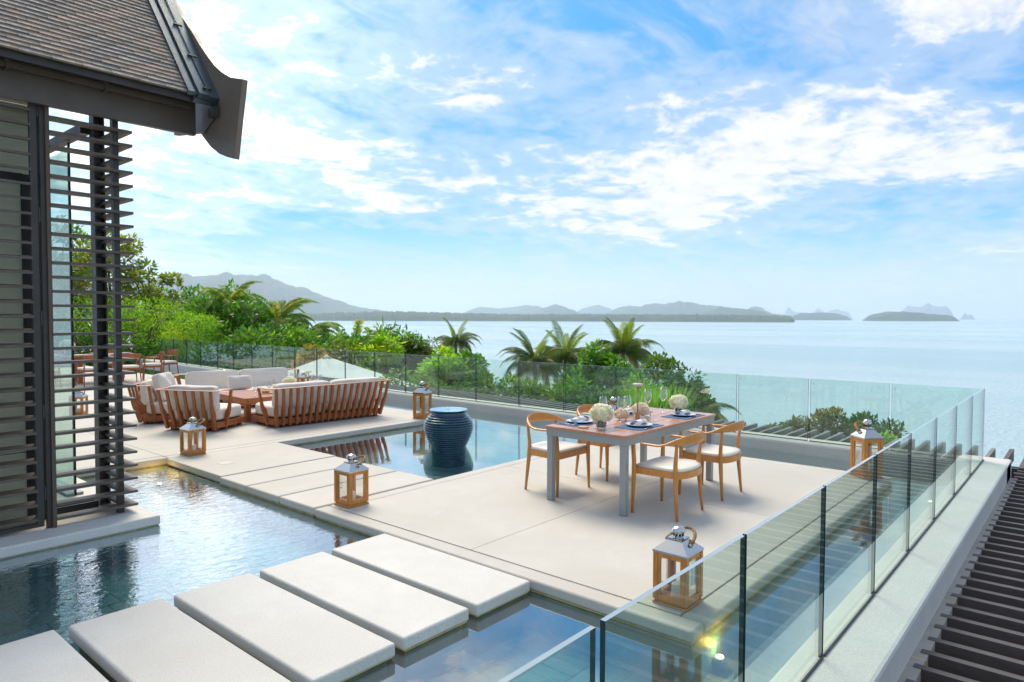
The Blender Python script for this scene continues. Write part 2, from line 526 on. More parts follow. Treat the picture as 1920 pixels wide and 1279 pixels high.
M['petal'] = petal_mat('hydrangea_petal', (1.0, 0.97, 0.70), (0.98, 0.97, 0.84))
M['petal_peach'] = petal_mat('peach_petal', (0.97, 0.82, 0.64), (0.98, 0.92, 0.80))
M['petal_white'] = petal_mat('white_petal', (0.92, 0.88, 0.80), (0.90, 0.84, 0.66))
M['stems'] = pmat('flower_stems', (0.06, 0.08, 0.02), 0.5, var=0.4)
M['board'] = pmat('wood_coaster', (0.50, 0.31, 0.15), 0.6)
M['food'] = pmat('fruit', (0.62, 0.38, 0.05), 0.5, var=0.4, vscale=60)
M['umbrella'] = pmat('umbrella_canvas', (0.80, 0.79, 0.75), 0.8, var=0.05)
M['grass_ground'] = pmat('hill_ground', (0.035, 0.065, 0.015), 0.95, var=0.5, vscale=0.3, bump=0.4, bscale=2)
M['bark'] = pmat('bark', (0.15, 0.115, 0.085), 0.9, var=0.4, vscale=8, bump=0.6, bscale=20)
M['palmbark'] = pmat('palm_bark', (0.20, 0.16, 0.12), 0.9, var=0.4, vscale=4, stretch=(1, 1, 6), bump=0.6, bscale=14)
M['lf_dark'] = leaf_mat('leaf_dark', (0.022, 0.070, 0.012), (0.045, 0.115, 0.018), (0.07, 0.12, 0.02), 0.34)
M['lf_mid'] = leaf_mat('leaf_mid', (0.030, 0.105, 0.012), (0.078, 0.185, 0.018), (0.11, 0.18, 0.02), 0.42)
M['lf_bright'] = leaf_mat('leaf_bright', (0.085, 0.21, 0.010), (0.15, 0.28, 0.012), (0.19, 0.27, 0.014), 0.5)
M['lf_yellow'] = leaf_mat('leaf_yellow', (0.10, 0.15, 0.020), (0.16, 0.175, 0.03), (0.07, 0.13, 0.02), 0.45)
M['lf_olive'] = leaf_mat('leaf_olive', (0.045, 0.080, 0.022), (0.085, 0.105, 0.032), (0.12, 0.10, 0.04), 0.4)
M['lf_orange'] = leaf_mat('leaf_orange', (0.26, 0.14, 0.02), (0.32, 0.19, 0.03), (0.12, 0.13, 0.02), 0.4)
M['lf_palm'] = leaf_mat('leaf_palm', (0.045, 0.085, 0.020), (0.085, 0.125, 0.025), (0.12, 0.135, 0.04), 0.4, 0.3)
M['lf_palm_y'] = leaf_mat('leaf_palm_young', (0.075, 0.13, 0.018), (0.12, 0.165, 0.024), None, 0.5, 0.3)
M['lf_palm_d'] = leaf_mat('leaf_palm_dry', (0.16, 0.13, 0.07), (0.24, 0.19, 0.10), None, 0.35, 0.5)
M['lf_plume'] = leaf_mat('leaf_plume', (0.11, 0.19, 0.03), (0.19, 0.25, 0.05), (0.22, 0.22, 0.07), 0.5)
M['lf_plume2'] = leaf_mat('leaf_plume_green', (0.08, 0.18, 0.02), (0.14, 0.24, 0.03), None, 0.5)
M['hill'] = pmat('forest_hill', (0.030, 0.080, 0.045), 1.0, var=0.45, vscale=0.006, detail=10, col2=(0.08, 0.12, 0.065))
M['hill_rock'] = pmat('karst', (0.20, 0.20, 0.17), 1.0, var=0.45, vscale=0.012, detail=8, col2=(0.08, 0.11, 0.05))
M['pool_lamp'] = pmat('pool_light_lens', (0.9, 0.8, 0.6), 0.3, emit=(1.0, 0.72, 0.38), estr=6.0)
M['lower'] = pmat('lower_paving', (0.10, 0.095, 0.085), 0.8, var=0.3, vscale=1.2)
M['sofa_base'] = M['sofawood']


# ------------------------------------------------------------------ mesh builder
class MB:
    def __init__(s):
        s.v = []
        s.f = []
        s.m = []
        s.T = None

    def add(s, vs, fs, mi=0):
        o = len(s.v)
        if s.T is not None:
            vs = [tuple(s.T @ Vector(p)) for p in vs]
        s.v += [tuple(p) for p in vs]
        s.f += [tuple(i + o for i in f) for f in fs]
        s.m += [mi] * len(fs)
        return s

    def box(s, cx, cy, cz, sx, sy, sz, rz=0.0, mi=0):
        c, n = math.cos(rz), math.sin(rz)
        vs = []
        for z in (-.5, .5):
            for x, y in ((-.5, -.5), (.5, -.5), (.5, .5), (-.5, .5)):
                a, b = x * sx, y * sy
                vs.append((cx + a * c - b * n, cy + a * n + b * c, cz + z * sz))
        return s.add(vs, [(3, 2, 1, 0), (4, 5, 6, 7), (0, 1, 5, 4), (1, 2, 6, 5), (2, 3, 7, 6), (3, 0, 4, 7)], mi)

    def b2(s, x0, x1, y0, y1, z0, z1, mi=0):
        return s.box((x0 + x1) / 2, (y0 + y1) / 2, (z0 + z1) / 2, x1 - x0, y1 - y0, z1 - z0, 0, mi)

    def rbox(s, x0, x1, y0, y1, z0, z1, r=0.01, seg=2, mi=0, rz=0.0, puff=0.0, cuts=0):
        bm = bmesh.new()
        bmesh.ops.create_cube(bm, size=1.0)
        bmesh.ops.scale(bm, vec=(x1 - x0, y1 - y0, z1 - z0), verts=bm.verts)
        if cuts:
            bmesh.ops.subdivide_edges(bm, edges=bm.edges, cuts=cuts, use_grid_fill=True)
            sx, sy, sz = (x1 - x0) / 2, (y1 - y0) / 2, (z1 - z0) / 2
            for v in bm.verts:
                a, b, c = v.co.x / sx, v.co.y / sy, v.co.z / sz
                n = 7
                l = (abs(a) ** n + abs(b) ** n + abs(c) ** n) ** (1 / n)
                k = 1.0 / l if l > 1 else 1
                q = Vector((a * k, b * k, c * k))
                if puff:
                    if abs(c) > .999:
                        q.z *= 1 + puff * (1 - a * a) * (1 - b * b)
                    if abs(b) > .999:
                        q.y *= 1 + puff * (1 - a * a) * (1 - c * c)
                v.co = Vector((q.x * sx, q.y * sy, q.z * sz))
        else:
            bmesh.ops.bevel(bm, geom=bm.edges[:], offset=r, segments=seg, affect='EDGES', profile=0.5, clamp_overlap=True)
        if rz:
            bmesh.ops.rotate(bm, cent=(0, 0, 0), matrix=Matrix.Rotation(rz, 3, 'Z'), verts=bm.verts)
        c = Vector(((x0 + x1) / 2, (y0 + y1) / 2, (z0 + z1) / 2))
        bm.verts.index_update()
        s.add([v.co + c for v in bm.verts], [[v.index for v in f.verts] for f in bm.faces], mi)
        bm.free()
        return s

    def prism(s, pts, t0, t1, axis='z', mi=0):
        n = len(pts)

        def mk(p, t):
            return {'z': (p[0], p[1], t), 'x': (t, p[0], p[1]), 'y': (p[0], t, p[1])}[axis]
        vs = [mk(p, t0) for p in pts] + [mk(p, t1) for p in pts]
        fs = [tuple(range(n))[::-1], tuple(range(n, 2 * n))]
        fs += [(i, (i + 1) % n, n + (i + 1) % n, n + i) for i in range(n)]
        return s.add(vs, fs, mi)

    def sweep(s, path, sec, n=8, cap=True, mi=0, up=(0, 0, 1)):
        """path points; sec(i) -> (half width, half height)"""
        P_ = [Vector(p) for p in path]
        vs = []
        upv = Vector(up)
        for i, p in enumerate(P_):
            a = P_[max(0, i - 1)]
            b = P_[min(len(P_) - 1, i + 1)]
            t = (b - a).normalized()
            u = upv if abs(t.dot(upv)) < 0.95 else Vector((1, 0, 0))
            sx = t.cross(u).normalized()
            sy = sx.cross(t).normalized()
            w, h = sec(i)
            for k in range(n):
                an = 2 * math.pi * k / n
                vs.append(p + sx * (w * math.cos(an)) + sy * (h * math.sin(an)))
        fs = []
        for i in range(len(P_) - 1):
            for k in range(n):
                fs.append((i * n + k, i * n + (k + 1) % n, (i + 1) * n + (k + 1) % n, (i + 1) * n + k))
        if cap:
            fs.append(tuple(range(n))[::-1])
            fs.append(tuple(range((len(P_) - 1) * n, len(P_) * n)))
        return s.add(vs, fs, mi)

    def tube(s, path, r, n=8, mi=0):
        if isinstance(r, (int, float)):
            return s.sweep(path, lambda i: (r, r), n, True, mi)
        return s.sweep(path, lambda i: (r[i], r[i]), n, True, mi)

    def lathe(s, prof, n=24, c=(0, 0, 0), mi=0):
        vs = []
        for r, z in prof:
            for k in range(n):
                a = 2 * math.pi * k / n
                vs.append((c[0] + r * math.cos(a), c[1] + r * math.sin(a), c[2] + z))
        fs = []
        for i in range(len(prof) - 1):
            for k in range(n):
                fs.append((i * n + k, i * n + (k + 1) % n, (i + 1) * n + (k + 1) % n, (i + 1) * n + k))
        if prof[0][0] > 1e-4:
            fs.append(tuple(range(n))[::-1])
        if prof[-1][0] > 1e-4:
            fs.append(tuple(range((len(prof) - 1) * n, len(prof) * n)))
        return s.add(vs, fs, mi)

    def mesh(s, name, mats, smooth=False):
        me = bpy.data.meshes.new(name)
        me.from_pydata(s.v, [], s.f)
        for m in (mats if isinstance(mats, (list, tuple)) else [mats]):
            me.materials.append(m)
        if any(s.m):
            me.polygons.foreach_set('material_index', s.m)
        if smooth:
            me.polygons.foreach_set('use_smooth', [True] * len(s.f))
            if smooth == 'auto':
                me.set_sharp_from_angle(angle=R(38))
        me.update()
        return me

    def build(s, name, mats, parent=None, smooth=False, **kw):
        o = bpy.data.objects.new(name, s.mesh(name, mats, smooth))
        C.objects.link(o)
        o.parent = parent
        tag(o, **kw)
        return o


def tag(o, label=None, cat=None, group=None, kind=None):
    if label:
        o['label'] = label
    if cat:
        o['category'] = cat
    if group:
        o['group'] = group
    if kind:
        o['kind'] = kind
    return o


def empty(name, loc=(0, 0, 0), rz=0.0, parent=None, **kw):
    o = bpy.data.objects.new(name, None)
    o.empty_display_size = 0.1
    o.location = loc
    o.rotation_euler = (0, 0, rz)
    C.objects.link(o)
    o.parent = parent
    tag(o, **kw)
    return o


def inst(name, me, parent=None, loc=(0, 0, 0), rot=(0, 0, 0), sc=1.0, **kw):
    o = bpy.data.objects.new(name, me)
    C.objects.link(o)
    o.parent = parent
    o.location = loc
    o.rotation_euler = rot
    o.scale = (sc, sc, sc) if isinstance(sc, (int, float)) else sc
    tag(o, **kw)
    return o


def children(o):
    return [c for c in list(C.objects) if c.parent == o]


KIDS = {}


def copy_tree(o, parent=None):
    c = o.copy()
    C.objects.link(c)
    c.parent = parent
    for ch in [x for x in bpy.data.objects if x.parent == o]:
        copy_tree(ch, c)
    return c


def place(o, loc, rz=0.0, label=None, group=None):
    o.location = loc
    o.rotation_euler = (0, 0, rz)
    if label:
        o['label'] = label
    if group:
        o['group'] = group
    return o


def pol(az, d, z=0.0):
    return (d * math.cos(R(az)), d * math.sin(R(az)), z)


# ================================================================== SETTING
# ------------------------------------------------------------------ sea
b = MB()
b.add([(-3000, -26000, -14), (30000, -26000, -14), (30000, 30000, -14), (-3000, 30000, -14)], [(0, 1, 2, 3)])
b.build('sea', M['sea'], kind='structure', label='calm pale turquoise sea out to the horizon')


# ------------------------------------------------------------------ hillside terrain
def ground_z(x, y):
    d = math.hypot(x, y)
    a = math.degrees(math.atan2(y, x)) if d > 0 else 0
    s = min(1, max(0, (a - 34) / 34.0))
    s = s * s * (3 - 2 * s)
    z = -4.0 - max(0, d - 15) * (0.34 * (1 - s) + 0.085 * s)
    z += 0.35 * math.sin(x * 0.21 + 1) * math.cos(y * 0.17)
    return max(z, -15.5)


N = 90
vs, fs = [], []
for i in range(N + 1):
    for j in range(N + 1):
        x = -60 + 280 * i / N
        y = -60 + 300 * j / N
        vs.append((x, y, ground_z(x, y)))
for i in range(N):
    for j in range(N):
        a = i * (N + 1) + j
        fs.append((a, a + N + 1, a + N + 2, a + 1))
MB().add(vs, fs).build('hillside', M['grass_ground'], smooth=True, kind='structure')


# ------------------------------------------------------------------ distant hills
def ridge(name, prof, dist, depth, mat, seed, rough=0.05, base=-16.0, trees=0.0, **kw):
    r_ = random.Random(seed)
    az = np.array([p[0] for p in prof][::-1])
    sl = np.array([p[1] for p in prof][::-1])
    n = max(24, int((az[-1] - az[0]) / 0.06))
    A = np.linspace(az[0], az[-1], n)
    S = np.interp(A, az, sl)
    k = np.array([.25, .5, .25])
    S = np.convolve(np.pad(S, 1, 'edge'), k, 'valid')
    ph = [r_.uniform(0, 6.28) for _ in range(10)]
    fr = [r_.uniform(2, 30) for _ in range(10)]
    env = np.clip(np.minimum(A - A[0], A[-1] - A) / 0.6, 0, 1)
    W = sum(np.sin(A * f + p) / (1 + f * 0.12) for f, p in zip(fr, ph)) / 3.0
    H = 1.83 + S * dist - base
    H = np.maximum(H * (1 + rough * W * env), 1.0)
    H *= np.clip(np.minimum(A - A[0] + .02, A[-1] - A + .02) / 0.35, 0, 1) ** .6
    m = 11
    vs, fs = [], []
    for i in range(n):
        for j in range(m):
            t = j / (m - 1)
            rr = dist + (t - 0.5) * depth
            g = math.sin(math.pi * t) ** 0.75
            h = H[i] * g * (1 + (0.10 * math.sin(i * 0.13 + j * 2.1 + seed) + 0.012 * r_.uniform(-1, 1)) * (0.25 if j == m // 2 else 1.0))
            h += trees * r_.random() * (1 if 0 < j < m - 1 else 0)
            a = R(A[i])
            vs.append((rr * math.cos(a), rr * math.sin(a), base + max(h, 0)))
    for i in range(n - 1):
        for j in range(m - 1):
            a = i * m + j
            fs.append((a, a + m, a + m + 1, a + 1))
    return MB().add(vs, fs).build(name, mat, smooth=True, kind='structure', **kw)


ridge('hill', [(90, .028), (82.84, 0.032), (77.52, 0.0393), (71.36, 0.0446), (67.93, 0.0484), (66.32, 0.0506), (65.03, 0.0526), (62.0, 0.0555), (60.83, 0.0538), (59.64, 0.0491), (58.64, 0.042), (57.62, 0.0371), (56.59, 0.0321), (55.56, 0.0248), (54.3, 0.0174), (53.02, 0.0122), (51.3, 0.0078), (49.57, 0.0026)], 6200, 1800, M['hill'], 1, 0.012, label='long grey-blue forested hill rising behind the trees at the left')
ridge('coast', [(62, .004), (56.4, 0.0036), (53.03, 0.0054), (51.3, 0.0066), (47.81, 0.0058), (44.26, 0.0044), (40.68, 0.0031), (34.44, 0.0036), (30.06, 0.0034), (25.8, 0.0034), (21.7, 0.003), (18.18, 0.0012)], 2700, 260, M['hill'], 2, 0.10, trees=3.5, label='low wooded spit of land along the far water')
ridge('hill', [(45.15, 0.0028), (44.48, 0.0075), (43.37, 0.0146), (41.58, 0.0116), (39.56, 0.0172), (38.67, 0.0157), (37.77, 0.011), (37.1, 0.0048)], 9000, 1600, M['hill'], 3, label='pale low double hill left of the pointed one')
ridge('hill', [(39.9, 0.002), (39.56, 0.0041), (38.44, 0.0094), (37.11, 0.0188), (36.21, 0.0142), (34.88, 0.0049), (34.4, .002)], 6800, 1200, M['hill'], 4, label='pointed cone hill above the palms')
ridge('hill', [(35.8, .003), (35.54, 0.0049), (34.66, 0.0127), (33.65, 0.0182), (32.68, 0.0135), (31.8, 0.0051)], 10500, 1500, M['hill'], 5, label='pale rounded hill between the cone and the long ridge')
ridge('hill', [(33.11, 0.0035), (32.02, 0.012), (30.93, 0.0166), (30.06, 0.0151), (29.42, 0.0189), (28.34, 0.0182), (26.86, 0.0227), (25.39, 0.0181), (23.74, 0.0158), (21.71, 0.0084), (20.11, 0.0032)], 7200, 1500, M['hill'], 6, label='long uneven ridge behind the tallest palm')
ridge('hill', [(26.22, 0.0022), (24.97, 0.0076), (23.73, 0.0136), (22.51, 0.0128), (21.31, 0.0113), (20.12, 0.0062), (18.1, 0.002)], 5200, 900, M['hill'], 7, label='dark green headland at the end of the ridge')
ridge('hill', [(22.1, 0.0039), (21.51, 0.0128), (20.87, 0.0157), (20.12, 0.0084), (19.53, 0.004)], 8200, 900, M['hill'], 8, label='small blue peak behind the headland')
ridge('island', [(18.56, 0.001), (17.8, 0.0062), (16.3, 0.0069), (15.19, 0.0055), (14.17, 0.0002)], 5600, 500, M['hill'], 9, label='flat wooded island right of the headland')
ridge('island', [(19.14, 0.0011), (18.65, 0.0149), (18.18, 0.0076), (17.42, 0.0069), (17.04, 0.0041), (16.53, 0.0133), (16.0, 0.0069), (15.38, 0.0112), (14.47, 0.0083), (14.1, 0.0014)], 14500, 500, M['hill_rock'], 10, 0.12, label='very faint karst towers behind the flat island')
ridge('island', [(12.69, 0.0014), (10.98, 0.0083), (10.58, 0.0157), (9.91, 0.0136), (9.33, 0.0183), (8.93, 0.0136), (8.29, 0.0155), (7.87, 0.0082), (7.64, 0.0017)], 12500, 700, M['hill_rock'], 11, 0.10, label='pale blue craggy karst island farthest right')
ridge('island', [(7.45, 0.0002), (7.15, 0.0069), (6.93, 0.003), (6.71, 0.0056), (6.46, 0.0002)], 12000, 250, M['hill_rock'], 12, 0.1, label='pair of tiny karst stacks right of the craggy island')
ridge('island', [(13.53, -0.001), (12.86, 0.0042), (11.93, 0.0083), (10.64, 0.0076), (9.31, 0.0056), (8.02, 0.0036), (7.39, -0.001)], 4600, 420, M['hill'], 13, 0.06, label='dark low wooded island in front of the craggy one')

# ------------------------------------------------------------------ haze
b = MB()
b.b2(-2500, 17500, -4000, 19000, -17, 430)
hm, ht, hout = newmat('haze')
pv = ht.node('ShaderNodeVolumePrincipled')
pv.inputs['Color'].default_value = (0.74, 0.86, 1.0, 1)
pv.inputs['Density'].default_value = 1.08e-4
pv.inputs['Anisotropy'].default_value = 0.35
ht.link(pv.outputs[0], hout.inputs['Volume'])
HAZE = True
if HAZE:
    b.build('haze', hm, kind='stuff', label='thin pale sea haze')

# ------------------------------------------------------------------ lower ground under the pergolas
b = MB()
b.b2(-6, 13.2, -9, 30, -3.3, -3.2)
b.build('lower_terrace', M['lower'], kind='structure')


def glx(y):
    return 10.06 + 0.0014 * y * y


# ------------------------------------------------------------------ terrace: concrete slabs
terr = empty('terrace', kind='structure', label='pale terrazzo concrete deck over the reflecting pools')


def slab(x0, x1, y0, y1, parent, name='paving_slab', z1=0.0, th=0.078, mat='conc', g=0.003, r=0.012, **kw):
    b = MB()
    b.rbox(x0 + g, x1 - g, y0 + g, y1 - g, z1 - th, z1, r, 3)
    return b.build(name, M[mat], parent, **kw)


# dining deck
X0, X1, Y0, Y1 = 3.65, 8.78, 1.745, 5.62
bw = 0.165
slab(X0, X0 + bw, Y0, Y1, terr, 'border_slab', r=0.02)
slab(X1 - bw, X1, Y0, Y1, terr, 'border_slab', r=0.02)
slab(X0 + bw, X1 - bw, Y0, Y0 + bw, terr, 'border_slab', r=0.02)
slab(X0 + bw, X1 - bw, Y1 - bw, Y1, terr, 'border_slab', r=0.02)
xs = [X0 + bw, 6.28, X1 - bw]
ys = [Y0 + bw, 3.70, Y1 - bw]
for i in range(2):
    for j in range(2):
        slab(xs[i], xs[i + 1], ys[j], ys[j + 1], terr, r=0.003, g=0.002)
# crossing slabs between pool and basin
cy = [5.64, 6.28, 6.93, 7.55]
for i in range(3):
    slab(3.66, 5.24, cy[i], cy[i + 1], terr, 'crossing_slab', g=0.010, r=0.018)
# lounge deck
LX = 8.74
slab(3.70, 5.26, 7.57, 9.02, terr, r=0.012, g=0.004)
slab(3.74, LX, 9.02, 9.2, terr, 'border_slab', g=0.002, r=0.015)
slab(0.6, 3.74, 9.06, 9.23, terr, 'border_slab', g=0.002, r=0.015)
gx = [-4, 0.6, 3.74, 6.25, 8.74]
gy = [9.23, 12.3, 15.4, 18.5, 21.6, 24.7, 28]
for i in range(4):
    for j in range(6):
        slab(gx[i], gx[i + 1], gy[j] if not (j == 0 and i >= 2) else 9.2, gy[j + 1], terr, r=0.004, g=0.003)
# concrete core and stained water line under every slab edge
core = MB()
st = MB()
wl = MB()
for (a0, a1, b0, b1) in ((X0, X1, Y0, Y1), (3.66, 5.24, 5.64, 7.55), (3.70, 5.26, 7.57, 9.02), (3.74, LX, 9.02, 28), (-4, 3.74, 9.06, 28)):
    st.b2(a0 + .012, a1 - .012, b0 + .012, b1 - .012, -.088, -.0785)
    core.b2(a0 + .03, a1 - .03, b0 + .03, b1 - .03, -.45, -.0885)
st.build('waterline_edge', M['stain'], terr)
core.build('deck_base', M['slate_wall'], terr)
# recessed manhole cover in the deck
b = MB()
b.rbox(4.0, 4.14, 8.12, 8.28, 0.0, 0.0025, .001, 1)
b.build('access_cover', M['conc_cool'], terr, label='small flush square cover in the deck')

# stepping stones
path = empty('stepping_path', kind='structure', label='row of thick pale stepping slabs across the pool')
for k in range(6):
    x1 = 3.635 - k * 0.5995
    slab(x1 - 0.535, x1, 2.945 + 0.008 * (k % 2), 4.54 + 0.012 * k, path, 'stepping_slab', th=0.08, g=0, r=0.016, mat='conc_cool')
    b = MB()
    b.b2(x1 - .52, x1 - .015, 2.962, 4.52, -.090, -.0805)
    b.build('waterline_edge', M['stain'], path)
    b = MB()
    b.b2(x1 - .50, x1 - .035, 2.985, 4.50, -.45, -.0905)
    b.build('slab_base', M['slate_wall'], path)

# ------------------------------------------------------------------ pool: floor tiles, walls, water
pf = empty('pool_floor', kind='structure', label='slate tiled floor of the shallow reflecting pool')
tme = MB().rbox(-.198, .198, -.123, .123, -.02, 0, .003, 1).mesh('slate_tile', M['slate'])
tme2 = MB().rbox(-.123, .123, -.123, .123, -.02, 0, .003, 1).mesh('slate_tile', M['slate'])
FZ = -0.36
cnt = 0
rest = MB()


def under_deck(x, y):
    return (x > 3.9 and 1.95 < y < 5.4 and x < 8.6) or (3.85 < x < 5.05 and 5.4 < y < 8.9) or (y > 9.25 and x < 8.5) or (x < 2.4 and y > 6.8)


for j in range(0, 34):
    y = 1.25 + j * 0.25
    for i in range(0, 26):
        x = -.6 + i * 0.40 + (0.2 if j % 2 else 0) + 0.07 * math.sin(j * 2.3)
        if x > 10.2 or under_deck(x, y):
            continue
        near = (y < 5.0 and x < 6.2) or (x < 3.9 and y < 7.2) or (5.0 < x and 5.4 < y < 8.0 and x < 7.4)
        dz = rnd.uniform(-.003, .001)
        if near and cnt < 295:
            inst('tile', tme, pf, (x, y, FZ + dz), (rnd.uniform(-.004, .004), rnd.uniform(-.004, .004), 0))
            cnt += 1
        else:
            rest.b2(x - .198, x + .198, y - .123, y + .123, FZ - .02, FZ + dz)
for j in range(60):
    y = 9.6 + j * 0.3
    rest.b2(8.8, 9.35, y - .148, y + .148, FZ - .02, FZ)
    rest.b2(9.355, 10.3, y - .148, y + .148, FZ - .02, FZ - .002)
rest.build('tiling', M['slate'], pf, kind='stuff')
MB().b2(-5, 11.2, .9, 29, -.5, FZ - .021).build('floor_bed', M['slate_wall'], pf)
b = MB()
b.rbox(1.52, 1.72, 6.73, 6.98, FZ + .0, FZ + .006, .002, 1)
b.build('drain_cover', M['black'], pf, label='dark square drain cover on the pool floor')

# slate facing of pool walls (vertical tiles under the water line)
wallb = empty('pool_wall', kind='structure', label='slate tiled side walls of the pool')
wt1 = MB().rbox(-.197, .197, -.006, .006, -.135, .135, .002, 1).mesh('wall_tile', M['slate'])


def wall_tiles(x0, y0, x1, y1, n=None):
    L = math.hypot(x1 - x0, y1 - y0)
    n = max(1, round(L / 0.4))
    a = math.atan2(y1 - y0, x1 - x0)
    for k in range(n):
        t = (k + .5) / n
        inst('tile', wt1, wallb, (x0 + (x1 - x0) * t, y0 + (y1 - y0) * t, -.226), (0, 0, a))


wall_tiles(3.672, 1.76, 3.672, 5.6)
wall_tiles(3.66, 1.766, 8.76, 1.766)
wall_tiles(3.68, 5.65, 3.68, 9.0)
wall_tiles(0.6, 9.08, 3.7, 9.08)
wall_tiles(5.28, 9.04, 8.7, 9.04)
wall_tiles(8.76, 1.8, 8.76, 5.6)
wall_tiles(8.72, 9.1, 8.72, 13.5)
wall_tiles(5.255, 5.7, 5.255, 9.0)
wall_tiles(-3, 6.52, 2.6, 6.52)
wall_tiles(2.6, 6.55, 2.6, 9.05)

# one sheet of water
b = MB()
b.add([(-5, .95, -.093), (10.25, .95, -.093), (10.9, 29, -.093), (-5, 29, -.093)], [(0, 1, 2, 3)])
b.build('pool_water', M['water'], kind='structure', label='still shallow reflecting pool around the deck')

# ------------------------------------------------------------------ kerbs
kerb = empty('parapet', kind='structure', label='low rounded concrete kerb under the glass railings')
# right kerb (profile in y,z swept along x)
YG = 1.045


def kerb_prof(yin, yout, z0, zt, r=.022):
    p = [(yin, z0), (yin, zt - r), (yin + (r * .3 if yout > yin else -r * .3), zt - r * .3), (yin + (r if yout > yin else -r), zt),
         (yout - (r if yout > yin else -r), zt), (yout - (r * .3 if yout > yin else -r * .3), zt - r * .3), (yout, zt - r), (yout, z0)]
    return p


b = MB()
b.prism(kerb_prof(1.168, 0.772, -.5, .08), -3, 10.42, 'x')
b.build('kerb', M['conc_cool'], kerb)
b = MB()
pts = []
ysamp = [.772, 1.168, 3, 5, 7, 9, 11, 13, 15, 17, 19, 21, 23, 25, 27, 30]
prof = kerb_prof(-.20, .26, -.5, .08, .035)
vs = []
for y in ysamp:
    for (o, z) in prof:
        vs.append((glx(y) + o + (0.008 if y < 1.2 else 0), y, z - (.0015 if y < 1.2 else 0)))
n = len(prof)
fs = [(i * n + k, i * n + (k + 1) % n, (i + 1) * n + (k + 1) % n, (i + 1) * n + k) for i in range(len(ysamp) - 1) for k in range(n)]
fs += [tuple(range(n)), tuple(range((len(ysamp) - 1) * n, len(ysamp) * n))[::-1]]
MB().add(vs, fs).build('kerb', M['conc'], kerb)
b = MB()
b.b2(-3, 10.3, .70, .7715, -.6, -.125)
b.b2(-3, 10.3, .715, .7715, -3.2, -.6)
b.build('outer_ledge', M['ledge'], kerb)
b = MB()
for x in np.arange(-2.9, 10.2, 1.05):
    b.b2(x, x + .012, .695, .775, -.3, -.1245)
b.build('ledge_joint', M['stain'], kerb)
b = MB()
for i in range(len(ysamp) - 1):
    y0, y1 = ysamp[i], ysamp[i + 1]
    x = glx((y0 + y1) / 2) + .24
    b.b2(x - .1, x - .02, y0, y1, -3.2, -.505)
b.build('outer_wall', M['ledge'], kerb)


# ------------------------------------------------------------------ glass railings
def panel(x0, y0, x1, y1, z0, z1, parent, **kw):
    L = math.hypot(x1 - x0, y1 - y0)
    a = math.atan2(y1 - y0, x1 - x0)
    b = MB()
    t = .009
    b.add([(0, -t, z0), (L, -t, z0), (L, -t, z1), (0, -t, z1), (0, t, z0), (L, t, z0), (L, t, z1), (0, t, z1)],
          [(0, 1, 2, 3), (5, 4, 7, 6)], 0)
    b.add([(0, -t, z0), (L, -t, z0), (L, -t, z1), (0, -t, z1), (0, t, z0), (L, t, z0), (L, t, z1), (0, t, z1)],
          [(4, 0, 3, 7), (1, 5, 6, 2), (4, 5, 1, 0)], 1)
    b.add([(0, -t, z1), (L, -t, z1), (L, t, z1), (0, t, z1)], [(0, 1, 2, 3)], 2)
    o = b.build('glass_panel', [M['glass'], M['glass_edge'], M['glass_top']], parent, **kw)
    o.location = (x0, y0, 0)
    o.rotation_euler = (0, 0, a)
    return o


RT = .97
gr = empty('glass_railing', label='frameless glass railing along the right kerb beside the dark pergola slats', cat='railing', group='glass railings')
xe = [10.15, 9.08, 7.96, 6.86, 5.79, 4.75, 3.68, 2.64, 1.615]
for i in range(len(xe) - 1):
    panel(xe[i + 1], YG, xe[i] - (.022 if i else 0), YG, .075, RT, gr)
panel(.55, YG, 1.565, YG, .075, RT, gr)
panel(-.5, YG, .525, YG, .075, RT, gr)
b = MB()
for i in range(len(xe) - 1):
    b.b2(xe[i + 1], xe[i] - .022, YG - .019, YG - .0095, .078, .092)
b.b2(.55, 1.565, YG - .019, YG - .0095, .078, .092)
b.build('base_channel', M['channel'], gr)  # black channel strip, also draws the shadow line along the glass foot
gf = empty('glass_railing', label='long frameless glass railing on the far kerb in front of the palms', cat='railing', group='glass railings')
yf = [1.06, 2.07, 3.1, 4.15, 5.26, 6.33, 7.45, 8.56, 9.75, 10.92, 12.06, 13.24, 14.5, 15.85, 17.0, 18.3, 19.6, 20.9, 22.1, 23.5, 24.8, 26.1, 27.4]
for i in range(len(yf) - 1):
    panel(glx(yf[i]), yf[i] + .0, glx(yf[i + 1]), yf[i + 1] - .03, .075, RT, gf)
b = MB()
for i in range(len(yf) - 1):
    x0, x1 = glx(yf[i]), glx(yf[i + 1])
    b.sweep([(x0 - .012, yf[i], .083), (x1 - .012, yf[i + 1] - .03, .083)], lambda i: (.005, .008), 4)
b.build('base_channel', M['channel'], gf)
b = MB()
for i in range(1, len(yf) - 1):
    b.lathe([(.0, 0), (.012, 0), (.012, .006), (0, .006)], 8, (0, 0, 0))
dotm = MB()
for i in range(1, len(yf) - 6):
    x = glx(yf[i])
    dotm.add([(x - .0085, yf[i] - .07 + .010 * math.cos(a), .90 + .010 * math.sin(a)) for a in [k * math.pi / 4 for k in range(8)]], [tuple(range(8))])
dotm.build('maker_mark', M['porcelain'], gf, label='tiny white round stickers near the panel corners')

